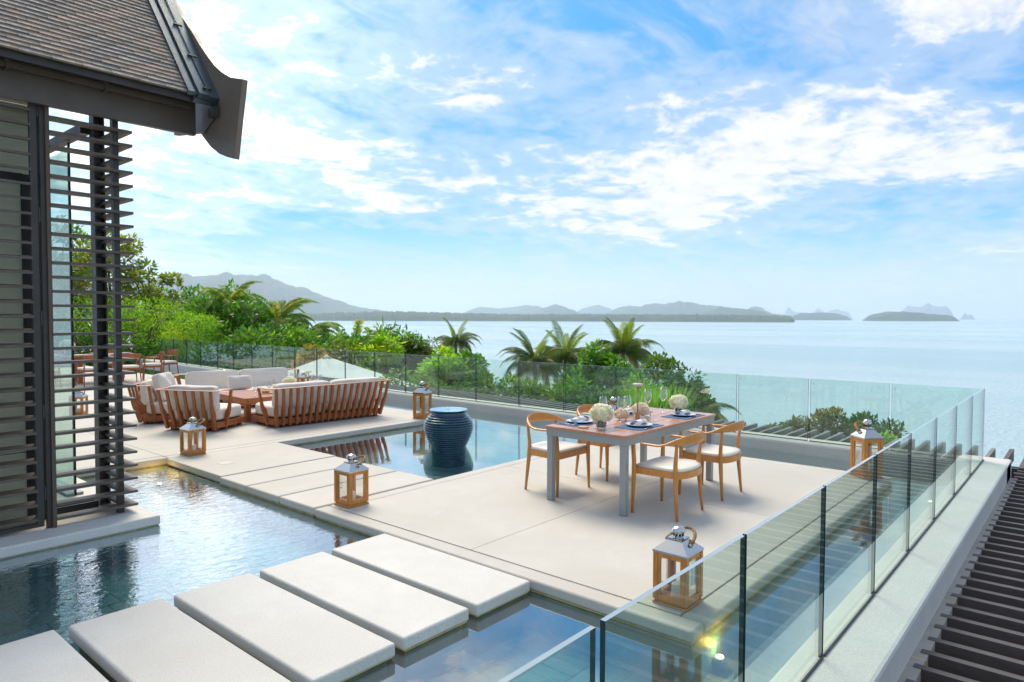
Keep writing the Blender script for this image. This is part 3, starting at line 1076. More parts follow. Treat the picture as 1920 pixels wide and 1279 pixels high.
# ------------------------------------------------------------------ pergolas
pr = empty('pergola', label='dark brown slatted pergola below the right kerb, slats running away from the kerb', cat='pergola', group='pergolas')
bme = MB().b2(-.026, .026, -4.2, 0, -.17, 0).mesh('beam', M['beam'])
for k in range(-12, 32):
    x = 4.129 + .2163 * k
    inst('beam', bme, pr, (x, .74, -.121 + rnd.uniform(-.002, .002)), (0, 0, rnd.uniform(-.002, .002)))
b = MB()
for k in range(-12, 32, 1):
    x = 4.129 + .2163 * k - .032
    b.b2(x, x + .0055, .40, .46, -.24, -.20)
b.build('bracket', M['steel_dark'], pr, kind='stuff')
b = MB()
b.b2(1.2, 10.9, -.9, -.82, -.5, -.295)
b.b2(1.2, 10.9, -3.4, -3.32, -.5, -.295)
b.build('header', M['beam_dark'], pr)
for x in (3.2, 7.2, 10.7):
    MB().b2(x, x + .12, -3.42, -3.30, -3.2, -.5).build('post', M['beam_dark'], pr)
pf2 = empty('pergola', label='grey slatted pergola roof beyond the far glass railing', cat='pergola', group='pergolas')
bmf = MB().b2(0, 2.0, -.024, .024, -.17, 0).mesh('beam', M['beam_far'])
bmf2 = MB().b2(.62, 2.15, -.026, .026, -.17, 0).mesh('beam', M['beam'])
for k in range(0, 88):
    y = 1.132 + .2105 * k
    x0 = glx(y) + .27
    inst('beam', bmf, pf2, (x0, y, -.10), (0, 0, rnd.uniform(-.002, .002)), (1 if x0 < 10.6 else 0.9, 1, 1))
for k in range(1, 15):
    y = 1.132 - .2105 * k
    inst('beam', bmf2, pf2, (10.3, y, -.10), (0, 0, 0))
b = MB()
b.b2(10.93, 11.01, -2, 1.0, -.30, -.12)
b.b2(11.9, 11.98, -2, 20, -.46, -.275)
b.b2(10.6, 10.68, -2, .765, -.30, -.12)
b.build('header', M['beam_dark'], pf2)
for y in (-1.5, 3, 8, 13, 18):
    MB().b2(11.88, 12.0, y, y + .12, -3.2, -.46).build('post', M['beam_dark'], pf2)

# ------------------------------------------------------------------ pool lights
plc = {(3.99, 1.725): 'small round warm pool light at the near deck corner', (9.0, 1.40): 'small round pool light in the channel near the far lantern', (3.55, 8.86): 'small glowing pool light in the inner pool corner'}
for (x, y), lb in plc.items():
    t = empty('pool_light', (x, y, 0), label=lb, cat='pool light', group='pool lights')
    MB().lathe([(0, -.30), (.045, -.30), (.045, -.275), (.038, -.268), (0, -.268)], 16).build('housing', M['chrome'], t)
    MB().lathe([(0, -.267), (.026, -.267), (.022, -.262), (0, -.260)], 16).build('lens', M['pool_lamp'], t)
    ld = bpy.data.lights.new('pool_lamp', 'POINT')
    ld.energy = 3.0
    ld.color = (1.0, 0.42, 0.07)
    ld.shadow_soft_size = .02
    lo = bpy.data.objects.new('pool_lamp', ld)
    lo.location = (0, 0.0, -.20)
    C.objects.link(lo)
    lo.parent = t

# ================================================================== VILLA
villa = empty('villa', label='dark louvred villa corner with tiled roof at the left', cat='house')
# plinth slab
b = MB()
b.rbox(-3, 2.61, 6.50, 9.05, -.088, .0, .015, 2)
b.build('plinth', M['conc_cool'], villa)
MB().b2(-2.98, 2.595, 6.512, 9.05, -.098, -.0885).build('waterline_edge', M['stain'], villa)
MB().b2(-2.97, 2.58, 6.535, 9.05, -.45, -.0985).build('plinth_base', M['slate_wall'], villa)
# louvre screens
ls = MB().b2(1.835, 1.865, 6.775, 6.86, 0, 3.9)
scr = ls.build('louvre_screen', M['rusty'], villa, label='fixed dark louvre screen with corner return')
MB().b2(1.80, 1.834, 6.80, 6.845, 0.0, 3.9).build('post', M['steel_dark'], scr)
MB().b2(2.375, 2.425, 6.84, 6.90, 0, 3.9).build('post', M['steel_dark'], scr)
fs_me = MB().add([(1.866, 6.765, 0), (2.515, 6.765, 0), (2.40, 6.885, 0), (1.866, 6.885, 0),
                  (1.866, 6.765, -.022), (2.515, 6.765, -.022), (2.40, 6.885, -.022), (1.866, 6.885, -.022)],
                 [(0, 1, 2, 3), (7, 6, 5, 4), (0, 4, 5, 1), (1, 5, 6, 2), (2, 6, 7, 3), (3, 7, 4, 0)]).mesh('slat', M['slat'])
ss_me = MB().add([(2.516, 6.767, 0), (2.516, 7.42, 0), (2.40, 7.42, 0), (2.40, 6.887, 0),
                  (2.516, 6.767, -.022), (2.516, 7.42, -.022), (2.40, 7.42, -.022), (2.40, 6.887, -.022)],
                 [(0, 1, 2, 3), (7, 6, 5, 4), (0, 4, 5, 1), (1, 5, 6, 2), (2, 6, 7, 3), (3, 7, 4, 0)]).mesh('slat', M['slat'])
for k in range(30):
    z = .084 + .1228 * k
    if z > 3.64:
        break
    inst('slat', fs_me, scr, (0, 0, z))
    inst('slat', ss_me, scr, (0.0015, 0, z - .0005))
# hinged louvre panel on the left
b = MB()
b.b2(1.725, 1.775, 6.79, 6.83, .03, 3.66)
b.b2(-1.2, 1.7245, 6.79, 6.83, .03, .06)
pan = b.build('louvre_door', M['steel_dark'], villa, label='hinged louvre panel left of the corner post')
ds_me = MB().add([(-1.2, 6.76, -.014), (1.724, 6.76, -.014), (1.724, 6.86, 0), (-1.2, 6.86, 0),
                  (-1.2, 6.76, -.036), (1.724, 6.76, -.036), (1.724, 6.86, -.022), (-1.2, 6.86, -.022)],
                 [(0, 1, 2, 3), (7, 6, 5, 4), (0, 4, 5, 1), (1, 5, 6, 2), (2, 6, 7, 3), (3, 7, 4, 0)]).mesh('slat', M['slat'])
for k in range(30):
    z = .125 + .1228 * k
    if z > 3.62:
        break
    inst('slat', ds_me, pan, (0, 0, z))
for z in (.25, .95, 1.75, 2.62, 3.5):
    MB().tube([(1.787, 6.80, z), (1.787, 6.80, z + .12)], .010, 8).build('hinge', M['steel_dark'], pan)
# wall behind the louvres
b = MB()
b.b2(-3, 1.745, 7.16, 7.2, 0.0, 2.98)
b.build('wall_panel', M['blind'], villa)
b = MB()
for z in (.62, 1.45, 2.2):
    b.b2(-3, 1.744, 7.155, 7.1595, z, z + .006)
b.b2(1.19, 1.196, 7.155, 7.1595, .0, .8)
b.build('wall_joint', M['black'], villa)
MB().b2(-3, 1.80, 7.12, 7.159, 3.06, 3.60).build('roller_blind', M['blind'], villa)
MB().tube([(-3, 7.11, 3.62), (1.815, 7.11, 3.62)], .035, 10).build('blind_roller', M['blind'], villa, True)
MB().b2(1.746, 1.90, 7.14, 7.25, 0.0, 3.66).build('door_frame', M['black'], villa)
MB().b2(-3, 1.745, 7.10, 7.20, 2.981, 3.058).build('transom', M['black'], villa)
MB().b2(-3, 1.90, 7.26, 7.30, 0, 3.7).build('inner_wall', M['black'], villa)
# column
b = MB()
b.b2(2.36, 2.375, 7.27, 7.385, 0, 4.4)
b.b2(2.44, 2.455, 7.27, 7.385, 0, 4.4)
b.b2(2.3755, 2.4395, 7.32, 7.334, 0, 4.4)
b.build('column', M['steel_dark'], villa)
# glass wall
b = MB()
b.b2(2.322, 2.334, 7.88, 12.4, .03, 3.5)
b.build('glass_wall', M['glass_door'], villa, label='tall green tinted glass pane behind the louvres')
MB().b2(2.318, 2.338, 7.855, 7.879, .0, 3.56).build('glass_frame', M['black'], villa)
MB().b2(2.25, 2.40, 7.855, 12.4, .0, .028).build('sill', M['steel_grey'], villa)
MB().b2(2.29, 2.37, 7.40, 12.4, 3.57, 3.66).build('head_rail', M['steel_dark'], villa)
b = MB()
b.b2(1.93, 2.30, 7.12, 7.14, .02, .085)
b.b2(1.93, 2.30, 7.38, 7.40, .02, .085)
b.b2(1.93, 1.95, 7.141, 7.379, .02, .085)
b.b2(2.28, 2.30, 7.141, 7.379, .02, .085)
b.build('floor_grating', M['black'], villa)

# fascia and eave
b = MB()
b.b2(-3, 3.07, 6.70, 6.76, 3.585, 3.90)
b.build('fascia', M['brown_paint'], villa)
# roof plane: y0,z0 eave, slope k
RY, RZ, RK = 6.37, 3.875, 1.25
ra = math.atan(RK)
TX = 2.845


def rp(x, s_, h=0.0):
    """point on the roof: along slope s_, height h above it"""
    return (x, RY + s_ * math.cos(ra) - h * math.sin(ra), RZ + s_ * math.sin(ra) + h * math.cos(ra))


b = MB()
b.add([rp(-3, 0.02, -.02), rp(3.05, 0.02, -.02), rp(3.05, 4.0, -.02), rp(-3, 4.0, -.02),
       rp(-3, 0.02, -.06), rp(3.05, 0.02, -.06), rp(3.05, 4.0, -.06), rp(-3, 4.0, -.06)],
      [(0, 1, 2, 3), (7, 6, 5, 4), (0, 4, 5, 1), (1, 5, 6, 2), (2, 6, 7, 3), (3, 7, 4, 0)])
roof = b.build('roof', M['brown_paint'], villa)
# eave board and gutter rail with brackets
b = MB()
b.b2(-3, 2.98, 6.40, 6.42, 3.81, 3.865)
b.build('eave_board', M['steel_dark'], villa)
b = MB()
b.b2(-3, 2.98, 6.6, 6.64, 3.80, 3.84)
b.build('gutter_rail', M['brown_paint'], villa)
for x in (1.53, 2.24):
    MB().b2(x, x + .022, 6.585, 6.695, 3.785, 3.86).build('gutter_bracket', M['brown_paint'], villa)
tw, tl, ex = .218, .10, .0605


def tile_mesh(mat):
    t_ = .017
    b = MB()
    w = tw / 2 - .0015
    vs = []
    for (s_, h) in ((0, .024), (tl, .003)):
        for dz in (0, -t_):
            for x in (-w, w):
                vs.append((x, s_ * math.cos(ra) - (h + dz) * math.sin(ra), s_ * math.sin(ra) + (h + dz) * math.cos(ra)))
    # order: 0,1 front top ; 2,3 front bottom ; 4,5 back top ; 6,7 back bottom
    b.add(vs, [(0, 1, 5, 4), (0, 2, 3, 1), (2, 6, 7, 3), (0, 4, 6, 2), (1, 3, 7, 5)])
    return b.mesh('roof_tile', mat)


tms = [tile_mesh(M['tile']), tile_mesh(M['tile_pink']), tile_mesh(M['tile_blue'])]
rest = [MB(), MB(), MB()]
cnt = 0
for row in range(56):
    off = (row * 0.37 % 1.0) * tw
    for col in range(26):
        x = TX - tw / 2 - col * tw + off + .02
        s_ = row * ex + .0
        p = rp(x, s_ - .02 + rnd.uniform(-.003, .003), rnd.uniform(0, .003))
        r_ = rnd.random()
        mi = 1 if r_ < .36 else (2 if r_ > .80 else 0)
        if x > 1.05 and row < 33 and cnt < 298:
            inst('roof_tile', tms[mi], roof, p, (0, rnd.uniform(-.006, .006), rnd.uniform(-.008, .008)))
            cnt += 1
        elif x > -2.8:
            me = tms[mi]
            rest[mi].add([(v.co.x + p[0], v.co.y + p[1], v.co.z + p[2]) for v in me.vertices], [tuple(f.vertices) for f in me.polygons])
for mi, k in enumerate(('tile', 'tile_pink', 'tile_blue')):
    rest[mi].build('roof_tiling', M[k], roof, kind='stuff')
# zinc flashing: stepped channel along the verge
def strip(x0, x1, h0, h1, s0, s1, mat, name, parent, **kw):
    b = MB()
    vs = [rp(x0, s0, h0), rp(x1, s0, h0), rp(x1, s0, h1), rp(x0, s0, h1), rp(x0, s1, h0), rp(x1, s1, h0), rp(x1, s1, h1), rp(x0, s1, h1)]
    b.add(vs, [(0, 1, 2, 3), (7, 6, 5, 4), (0, 4, 5, 1), (1, 5, 6, 2), (2, 6, 7, 3), (3, 7, 4, 0)])
    return b.build(name, M[mat], parent, **kw)


fl = strip(TX - .01, TX + .05, .0, .045, -.03, 4, 'flash', 'verge_flashing', villa)
strip(TX + .051, TX + .075, .0, .030, -.03, 4, 'flash', 'flashing_groove', fl)
strip(TX + .076, TX + .17, .0, .060, -.05, 4, 'flash', 'flashing_cap', fl)
strip(TX + .171, TX + .275, .0, .048, -.05, 4, 'flash', 'flashing_cap', fl)
strip(TX + .05, TX + .29, -.05, -.002, -.06, -.035, 'flash', 'end_plate', fl)
MB().tube([rp(TX + .165, s_ * .2, .068) for s_ in range(0, 20)], .006, 6).build('lightning_rod', M['flash'], fl, True)
for s_ in (.02, .50, .98, 1.46, 1.94):
    strip(TX + .13, TX + .21, .0605, .078, s_, s_ + .02, 'steel_dark', 'rod_clip', fl)
# barge board
bp_ = [(6.72, 3.627), (6.60, 3.53), (6.50, 3.452), (6.33, 3.36), (6.17, 3.305), (6.05, 3.272), (5.97, 3.60), (5.88, 3.956), (5.98, 3.985), (6.10, 4.02), (6.27, 4.107), (6.42, 4.21), (6.586, 4.356),
       (6.72, 4.485), (6.862, 4.632), (7.093, 4.852), (7.31, 5.075), (9.2, 7.2), (9.2, 6.2), (7.3, 4.3), (7.3, 3.7)]
b = MB()
b.prism(bp_, 3.12, 3.17, 'x')
b.build('barge_board', M['barge'], villa)
# bracket in front of the fascia, against the barge board
b = MB()
b.b2(3.06, 3.115, 6.30, 6.42, 3.70, 3.79)
b.build('eave_bracket', M['steel_dark'], villa)
MB().tube([(3.115, 6.36, 3.72), (3.114, 6.62, 3.60)], .006, 6).build('stay_wire', M['steel_dark'], villa)
# interior mass of the villa beyond the frame so nothing is hollow from the side
b = MB()
b.b2(-3, 1.90, 7.31, 12.4, 3.75, 3.8)
b.b2(-3.04, -3, 7.16, 12.4, 0, 3.75)
b.build('ceiling', M['brown_paint'], villa)


# ================================================================== FURNITURE
def lantern(name, w, h, wood='lantwood', rope='rope', rz=0.0):
    t = empty(name)
    k = h / .5
    bh = .03 * k
    zb, zt = bh, .335 * k
    b = MB()
    b.rbox(-w * .5, w * .5, -w * .5, w * .5, 0, bh * .55, .004, 1)
    b.rbox(-w * .46, w * .46, -w * .46, w * .46, bh * .551, bh, .004, 1)
    b.build('base', M[wood], t)
    p = w * .42
    pw = w * .064
    for sx in (-1, 1):
        for sy in (-1, 1):
            MB().b2(sx * p - pw, sx * p + pw, sy * p - pw, sy * p + pw, zb, zt).build('corner_post', M[wood], t)
    for s_ in (-1, 1):
        for ax in (0, 1):
            b = MB()
            for (z0, z1) in ((zb + .001, zb + .032 * k), (zt - .032 * k, zt - .001)):
                if ax:
                    b.b2(-p + pw + .0005, p - pw - .0005, s_ * p - pw * .7, s_ * p + pw * .7, z0, z1)
                else:
                    b.b2(s_ * p - pw * .7, s_ * p + pw * .7, -p + pw + .0005, p - pw - .0005, z0, z1)
            # inner stiles of the glazed frame
            for q in (-1, 1):
                c0 = q * (p - pw - .008 * k)
                if ax:
                    b.b2(c0 - .0072 * k, c0 + .0072 * k, s_ * p - pw * .65, s_ * p + pw * .65, zb + .0325 * k, zt - .0325 * k)
                else:
                    b.b2(s_ * p - pw * .65, s_ * p + pw * .65, c0 - .0072 * k, c0 + .0072 * k, zb + .0325 * k, zt - .0325 * k)
            b.build('frame', M[wood], t)
            b = MB()
            e = p - pw - .0155 * k
            if ax:
                b.add([(-e, s_ * p, zb + .033 * k), (e, s_ * p, zb + .033 * k), (e, s_ * p, zt - .033 * k), (-e, s_ * p, zt - .033 * k)], [(0, 1, 2, 3)])
            else:
                b.add([(s_ * p, -e, zb + .033 * k), (s_ * p, e, zb + .033 * k), (s_ * p, e, zt - .033 * k), (s_ * p, -e, zt - .033 * k)], [(0, 1, 2, 3)])
            b.build('glass_pane', M['glass_clear'], t)
    # roof
    b = MB()
    e = w * .50
    n_ = w * .19
    b.b2(-e, e, -e, e, zt + .0005, zt + .012 * k)
    zr = zt + .012 * k
    z2 = zr + .065 * k
    b.add([(-e, -e, zr), (e, -e, zr), (e, e, zr), (-e, e, zr), (-n_, -n_, z2), (n_, -n_, z2), (n_, n_, z2), (-n_, n_, z2)],
          [(0, 1, 5, 4), (1, 2, 6, 5), (2, 3, 7, 6), (3, 0, 4, 7), (4, 5, 6, 7)])
    b.b2(-n_ * 1.15, n_ * 1.15, -n_ * 1.15, n_ * 1.15, z2 + .0005, z2 + .010 * k)
    b.build('roof', M['chrome'], t)
    z3 = z2 + .010 * k
    b = MB()
    b.lathe([(w * .12, 0), (w * .12, .03 * k), (w * .14, .032 * k), (w * .14, .036 * k)], 12, (0, 0, z3))
    b.lathe([(w * .19, .0365 * k), (w * .20, .043 * k), (w * .17, .056 * k), (w * .11, .067 * k), (.001, .072 * k)], 16, (0, 0, z3))
    b.build('cap', M['chrome'], t, 'auto')
    # vent holes
    b = MB()
    for q in range(8):
        a = q * math.pi / 4
        b.lathe([(.001, .010 * k), (.008 * k, .010 * k), (.008 * k, .024 * k), (.001, .024 * k)], 6, (w * .118 * math.cos(a), w * .118 * math.sin(a), z3))
    b.build('vent', M['black'], t)
    # rope handle lying over to +x
    pts = []
    for q in range(13):
        a = math.pi * q / 12
        pts.append((w * .02 + w * .62 * math.sin(a), w * .36 * math.cos(a), z2 - .022 * k + .055 * k * math.sin(a)))
    MB().tube(pts, [.0115 * k] * 13, 8).build('rope_handle', M[rope], t, True)
    b = MB()
    for q in (-1, 1):
        b.tube([(0, q * w * .27, z2 - .035 * k), (w * .08, q * w * .37, z2 - .02 * k)], .011 * k, 8)
        b.lathe([(.001, 0), (.014 * k, 0), (.014 * k, .012 * k), (.001, .012 * k)], 8, (w * .10, q * w * .37, z2 - .030 * k))
    b.build('handle_bracket', M['chrome'], t)
    MB().lathe([(w * .17, 0), (w * .17, .085 * k), (w * .15, .09 * k), (.001, .088 * k)], 16, (0, 0, bh + .001)).build('candle', M['candle'], t, 'auto')
    MB().lathe([(.001, -.006), (.007, -.005), (.009, 0), (.007, .005), (.001, .007)], 10, (-p - pw - .008, 0, (zb + zt) * .5)).build('knob', M['chrome'], t, True)
    tag(t, 'lantern', 'lantern', 'wooden rope-handled lanterns')
    return t


L1 = lantern('lantern', .24, .50)
L2_ = copy_tree(L1)
L3_ = copy_tree(L1)
L5_ = copy_tree(L1)
Lh = lantern('lantern', .25, .675, rope='rope_or')
Lh2 = copy_tree(Lh)
Lh3 = copy_tree(Lh)
Lh4 = copy_tree(Lh)
Lsm = lantern('lantern', .16, .34)
place(L1, (3.985, 2.01, .0005), 0, 'nearest lantern, on the deck corner behind the right glass railing')
place(L2_, (3.985, 5.485, .0005), 0.04, 'lantern on the deck edge beside the crossing slabs, between the two pools')
place(L3_, (4.06, 9.06, .0005), 0.08, 'lantern on the deck in front of the slatted armchairs')
place(L5_, (4.3, 14.25, .0005), 0.9, 'lantern seen through the louvre screen, on the deck before the far dining set')
place(Lh, (8.60, 1.99, .0005), math.radians(50), 'tall orange-brown lantern at the far right deck corner')
place(Lh2, (8.25, 9.22, .0005), math.radians(10), 'tall lantern standing right behind the dark blue jar')
place(Lh3, (8.52, 5.36, .0005), math.radians(190), 'lantern behind the dining table, only its metal roof showing above the chair')
place(Lh4, (7.15, 14.4, .0005), 0.3, 'lantern behind the far sofa, only its cap showing')
place(Lsm, (7.35, 11.65, .4205), 0.4, 'small lantern standing on the low coffee table')


# ------------------------------------------------------------------ dining chairs
def dining_chair():
    t = empty('dining_chair', label='chair', cat='chair', group='round-back oak chairs at the dining table')
    top = .655
    for s_ in (-1, 1):
        b = MB()
        b.tube([(s_ * .278, .225, 0), (s_ * .272, .222, .20), (s_ * .268, .215, .40), (s_ * .270, .215, .50), (s_ * .280, .215, top)], [.013, .018, .023, .021, .015], 10)
        b.build('leg', M['oak'], t, True)
        b = MB()
        b.tube([(s_ * .250, -.222, 0), (s_ * .240, -.205, .20), (s_ * .228, -.190, .40), (s_ * .226, -.188, .50), (s_ * .238, -.205, top + .03)], [.013, .018, .023, .020, .014], 10)
        b.build('leg', M['oak'], t, True)
    # seat frame, D shaped
    out = [(-.262, .215), (-.240, -.190)]
    for q in range(1, 10):
        a = math.pi + math.pi * q / 10
        out.append((.240 * math.cos(a), -.190 + .085 * math.sin(a)))
    out += [(.240, -.190), (.262, .215)]
    b = MB()
    n = len(out)
    ctr = Vector((0, 0.0))
    inn = [(x * .86, (y - .02) * .86 + .02) for x, y in out]
    zb, zt = .372, .432
    vs = [(x, y, zb) for x, y in out] + [(x, y, zt) for x, y in out] + [(x, y, zt) for x, y in inn] + [(x, y, zb) for x, y in inn]
    fs = []
    for i in range(n):
        j = (i + 1) % n
        fs += [(i, j, n + j, n + i), (n + i, n + j, 2 * n + j, 2 * n + i), (2 * n + i, 2 * n + j, 3 * n + j, 3 * n + i), (3 * n + i, 3 * n + j, j, i)]
    b.add(vs, fs)
    b.build('seat_frame', M['oak'], t, 'auto')
    # cushion
    b = MB()
    rings = []
    for (k, z) in ((.93, .428), (.965, .440), (.955, .455), (.88, .466), (.6, .470), (.25, .468)):
        rings.append([(x * k, (y - .0) * k, z) for x, y in out])
    vs = [p for r_ in rings for p in r_]
    fs = []
    for a in range(len(rings) - 1):
        for i in range(n):
            j = (i + 1) % n
            fs.append((a * n + i, a * n + j, (a + 1) * n + j, (a + 1) * n + i))
    fs.append(tuple(range((len(rings) - 1) * n, len(rings) * n)))
    b.add(vs, fs)
    b.build('seat_cushion', M['leather'], t, True)
    # arm and back rail, one continuous bent piece
    path, sec = [], []
    for q in range(33):
        u = -1 + 2 * q / 32
        a = abs(u)
        ang = u * R(118)
        x = .300 * math.sin(ang)
        if a > .70:
            x = math.copysign(.283 + (1 - a) * .045, u)
        y = -.045 - .262 * math.cos(ang) if a < .70 else (-.045 - .262 * math.cos(R(118 * .70)) + (a - .70) / .30 * .215)
        z = .665 + .072 * max(0, 1 - (a / .75) ** 2) ** 1.2
        path.append((x, y, z))
        hw = .020 - .009 * max(0, 1 - (a / .5) ** 2)
        hh = .011 + .038 * max(0, 1 - (a / .62) ** 2)
        if a > .95:
            hw *= .8
        sec.append((hw, hh))
    MB().sweep(path, lambda i: sec[i], 12).build('back_rail', M['oak'], t, True)
    return t


ch = dining_chair()
for i, (x, y, rz, lb) in enumerate([
        (5.815, 3.04, 0, 'nearest oak dining chair, on the near side of the table by its front corner'),
        (6.735, 3.03, 0, 'oak dining chair on the near side of the table toward the far right leg'),
        (5.80, 4.35, math.pi, 'oak dining chair at the left, beyond the table with the pool behind it'),
        (6.71, 4.34, math.pi, 'oak dining chair mostly hidden behind the far side of the table')]):
    o = ch if i == 0 else copy_tree(ch)
    place(o, (x, y, .0005), rz + (.02 if i == 1 else -.015), lb)

# ------------------------------------------------------------------ dining table
tb = empty('dining_table', (6.32, 3.70, .0005), label='rectangular dining table with reddish plank top and grey steel legs', cat='table')
TW, TD = .965, .468
for k in range(4):
    y0 = -TD + k * (2 * TD / 4)
    b = MB()
    b.rbox(-TW, TW, y0 + .003, y0 + 2 * TD / 4 - .003, .722, .748, .003, 1)
    b.build('plank', M['redwood'], tb)
b = MB()
b.b2(-TW + .015, TW - .015, -TD + .012, -TD + .052, .650, .7215)
b.b2(-TW + .015, TW - .015, TD - .052, TD - .012, .650, .7215)
b.b2(-TW + .015, -TW + .055, -TD + .0525, TD - .0525, .650, .7215)
b.b2(TW - .055, TW - .015, -TD + .0525, TD - .0525, .650, .7215)
b.build('apron', M['steel_grey'], tb)
for sx in (-1, 1):
    for sy in (-1, 1):
        b = MB()
        x, y = sx * (TW - .05), sy * (TD - .047)
        b.rbox(x - .032, x + .032, y - .032, y + .032, .004, .6495, .004, 1)
        b.b2(x - .030, x + .030, y - .030, y + .030, 0, .0038)
        b.build('leg', M['steel_grey'], tb)

TZ = .7495


# --- table ware
def plate_set(x, y, rz, lb):
    g = 'place settings on the dining table'
    t = MB()
    t.rbox(-.225, .225, -.155, .155, 0, .003, .001, 1).build('placemat', M['navy'], label='blue placemat ' + lb, cat='placemat', group='blue placemats')
    o = C.objects[-1]
    place(o, (x, y, TZ), rz)
    p = MB()
    p.lathe([(.001, .004), (.075, .004), (.085, .007), (.132, .020), (.134, .023), (.128, .022), (.08, .011), (.001, .009)], 28)
    o = p.build('plate', M['porcelain'], smooth='auto', label='round pale plate ' + lb, cat='plate', group='plates')
    place(o, (x, y, TZ + .003), rz)
    n = empty('napkin', label='rolled white napkin ' + lb, cat='napkin', group='rolled napkins')
    b = MB()
    b.sweep([(-.12, 0, .026), (-.11, .003, .030), (-.05, 0, .033), (0, -.002, .036), (.06, 0, .033), (.12, .002, .030), (.125, 0, .027)], lambda i: ((.012, .020, .036, .034, .038, .036, .02)[i], (.006, .012, .020, .018, .020, .018, .008)[i]), 12)
    b.build('cloth', M['napkin'], n, True)
    b = MB()
    b.sweep([(.035, 0, .036), (.055, 0, .0355)], lambda i: (.0395, .0225), 14)
    b.build('napkin_ring', M['brass_soft'], n, True)
    b = MB()
    b.sweep([(-.135, .01, .022), (-.115, .012, .040), (-.085, .006, .052), (-.06, .0, .048), (-.045, 0, .042)], lambda i: (.022, .0035), 8)
    b.build('stripe', M['navy'], n, True)
    place(n, (x, y, TZ + .010), rz + .05)
    f = MB()
    f.sweep([(-.10, 0, .004), (-.02, 0, .006), (.05, 0, .007), (.07, 0, .006), (.10, 0, .005)], lambda i: ((.004, .004, .0045, .011, .009)[i], .0018), 6)
    o = f.build('fork', M['cutlery'], smooth=True, label='dark steel fork ' + lb, cat='fork', group='cutlery')
    place(o, (x - .05 * math.cos(rz) + .135 * math.sin(rz), y - .05 * math.sin(rz) - .135 * math.cos(rz), TZ + .003), rz + .12)
    f = MB()
    f.sweep([(-.11, 0, .004), (-.02, 0, .006), (.0, 0, .006), (.05, 0, .005), (.11, 0, .004)], lambda i: ((.008, .009, .005, .010, .006)[i], .0022), 6)
    o = f.build('knife', M['cutlery'], smooth=True, label='dark steel knife ' + lb, cat='knife', group='cutlery')
    place(o, (x + .185 * math.cos(rz), y + .185 * math.sin(rz), TZ + .003), rz + math.pi / 2 + .1)


plate_set(5.93, 3.43, 0, 'in front of the nearest chair')
plate_set(6.88, 3.43, 0, 'at the far right corner of the table')
plate_set(5.72, 4.00, math.pi, 'at the left end on the pool side')
plate_set(6.72, 3.99, math.pi, 'behind the middle flowers')


def wine_glass(x, y, s_, lb, kind='wine_glass'):
    t = empty(kind, (x, y, TZ), label=lb, cat='wine glass', group='wine glasses')
    k = s_ * 1.10
    MB().lathe([(.001, .001), (.036, .001), (.036, .003), (.006, .007), (.004, .012), (.004, .10 * k), (.008, .108 * k)], 16).build('stem', M['glass_clear'], t, True)
    MB().lathe([(.008, .108 * k), (.030, .128 * k), (.044, .155 * k), (.045, .175 * k), (.038, .215 * k), (.032, .243 * k), (.0305, .243 * k), (.0365, .213 * k), (.0432, .176 * k), (.042, .157 * k), (.028, .131 * k), (.004, .113 * k)], 20).build('bowl', M['glass_clear'], t, True)
    return t


wine_glass(5.80, 3.77, 1.05, 'wine glass between the front flowers and the brass lamp, left one')
wine_glass(6.03, 3.70, 1.0, 'wine glass in front of the brass lamp stem')
wine_glass(6.72, 3.78, 1.05, 'wine glass just right of the brass lamp')
wine_glass(6.97, 3.72, 1.08, 'wine glass left of the far right flowers')
wine_glass(6.42, 3.86, .85, 'small wine glass behind the peach flowers')


def petal_ball(r, n, seed, col, sz=.016, squash=.82):
    r_ = random.Random(seed)
    b = MB()
    for i in range(n):
        u = r_.uniform(-.75, 1)
        a = r_.uniform(0, 2 * math.pi)
        q = math.sqrt(max(0, 1 - u * u))
        d = Vector((q * math.cos(a), q * math.sin(a), u))
        bump_ = 1 + .10 * math.sin(5 * a + seed) * q + r_.uniform(-.12, .05)
        c = Vector((d.x, d.y, d.z * squash)) * r * bump_
        nrm = (d + Vector((r_.uniform(-.5, .5), r_.uniform(-.5, .5), r_.uniform(-.5, .5)))).normalized()
        t1 = nrm.orthogonal().normalized()
        t1.rotate(Matrix.Rotation(r_.uniform(0, 6.28), 3, nrm))
        t2 = nrm.cross(t1)
        s_ = sz * r_.uniform(.7, 1.2)
        vs = [c - nrm * s_ * .3, c + t1 * s_, c + (t1 + t2) * s_ * .72 + nrm * s_ * .25, c + t2 * s_, c + (t2 - t1) * s_ * .72 + nrm * s_ * .25, c - t1 * s_, c - (t1 + t2) * s_ * .72 + nrm * s_ * .2, c - t2 * s_, c + (t1 - t2) * s_ * .72 + nrm * s_ * .25]
        b.add(vs, [(0, 1, 2, 3), (0, 3, 4, 5), (0, 5, 6, 7), (0, 7, 8, 1)])
    b.lathe([(.001, -r * squash * .7), (r * .6, -r * .35 * squash), (r * .80, 0), (r * .62, r * .5 * squash), (.001, r * .78 * squash)], 12)
    return b


def flowers(x, y, z, r, col, vr, vh, lb, seed, n=260, glass=True):
    t = empty('flower_vase', (x, y, z), label=lb, cat='flowers', group='flower arrangements')
    if glass:
        MB().lathe([(.001, .002), (vr, .002), (vr, vh), (vr - .003, vh), (vr - .003, .008), (.001, .008)], 24).build('vase', M['glass_clear'], t, 'auto')
        MB().lathe([(.001, .010), (vr * .86, .010), (vr * .8, vh * .9), (.001, vh * .9)], 12).build('stems', M['stems'], t, True)
    petal_ball(r, n, seed, col, .016 * r / .085).build('blossom', M[col], t, True)
    o = C.objects[-1]
    o.location = (0, 0, vh + r * .55)
    return t


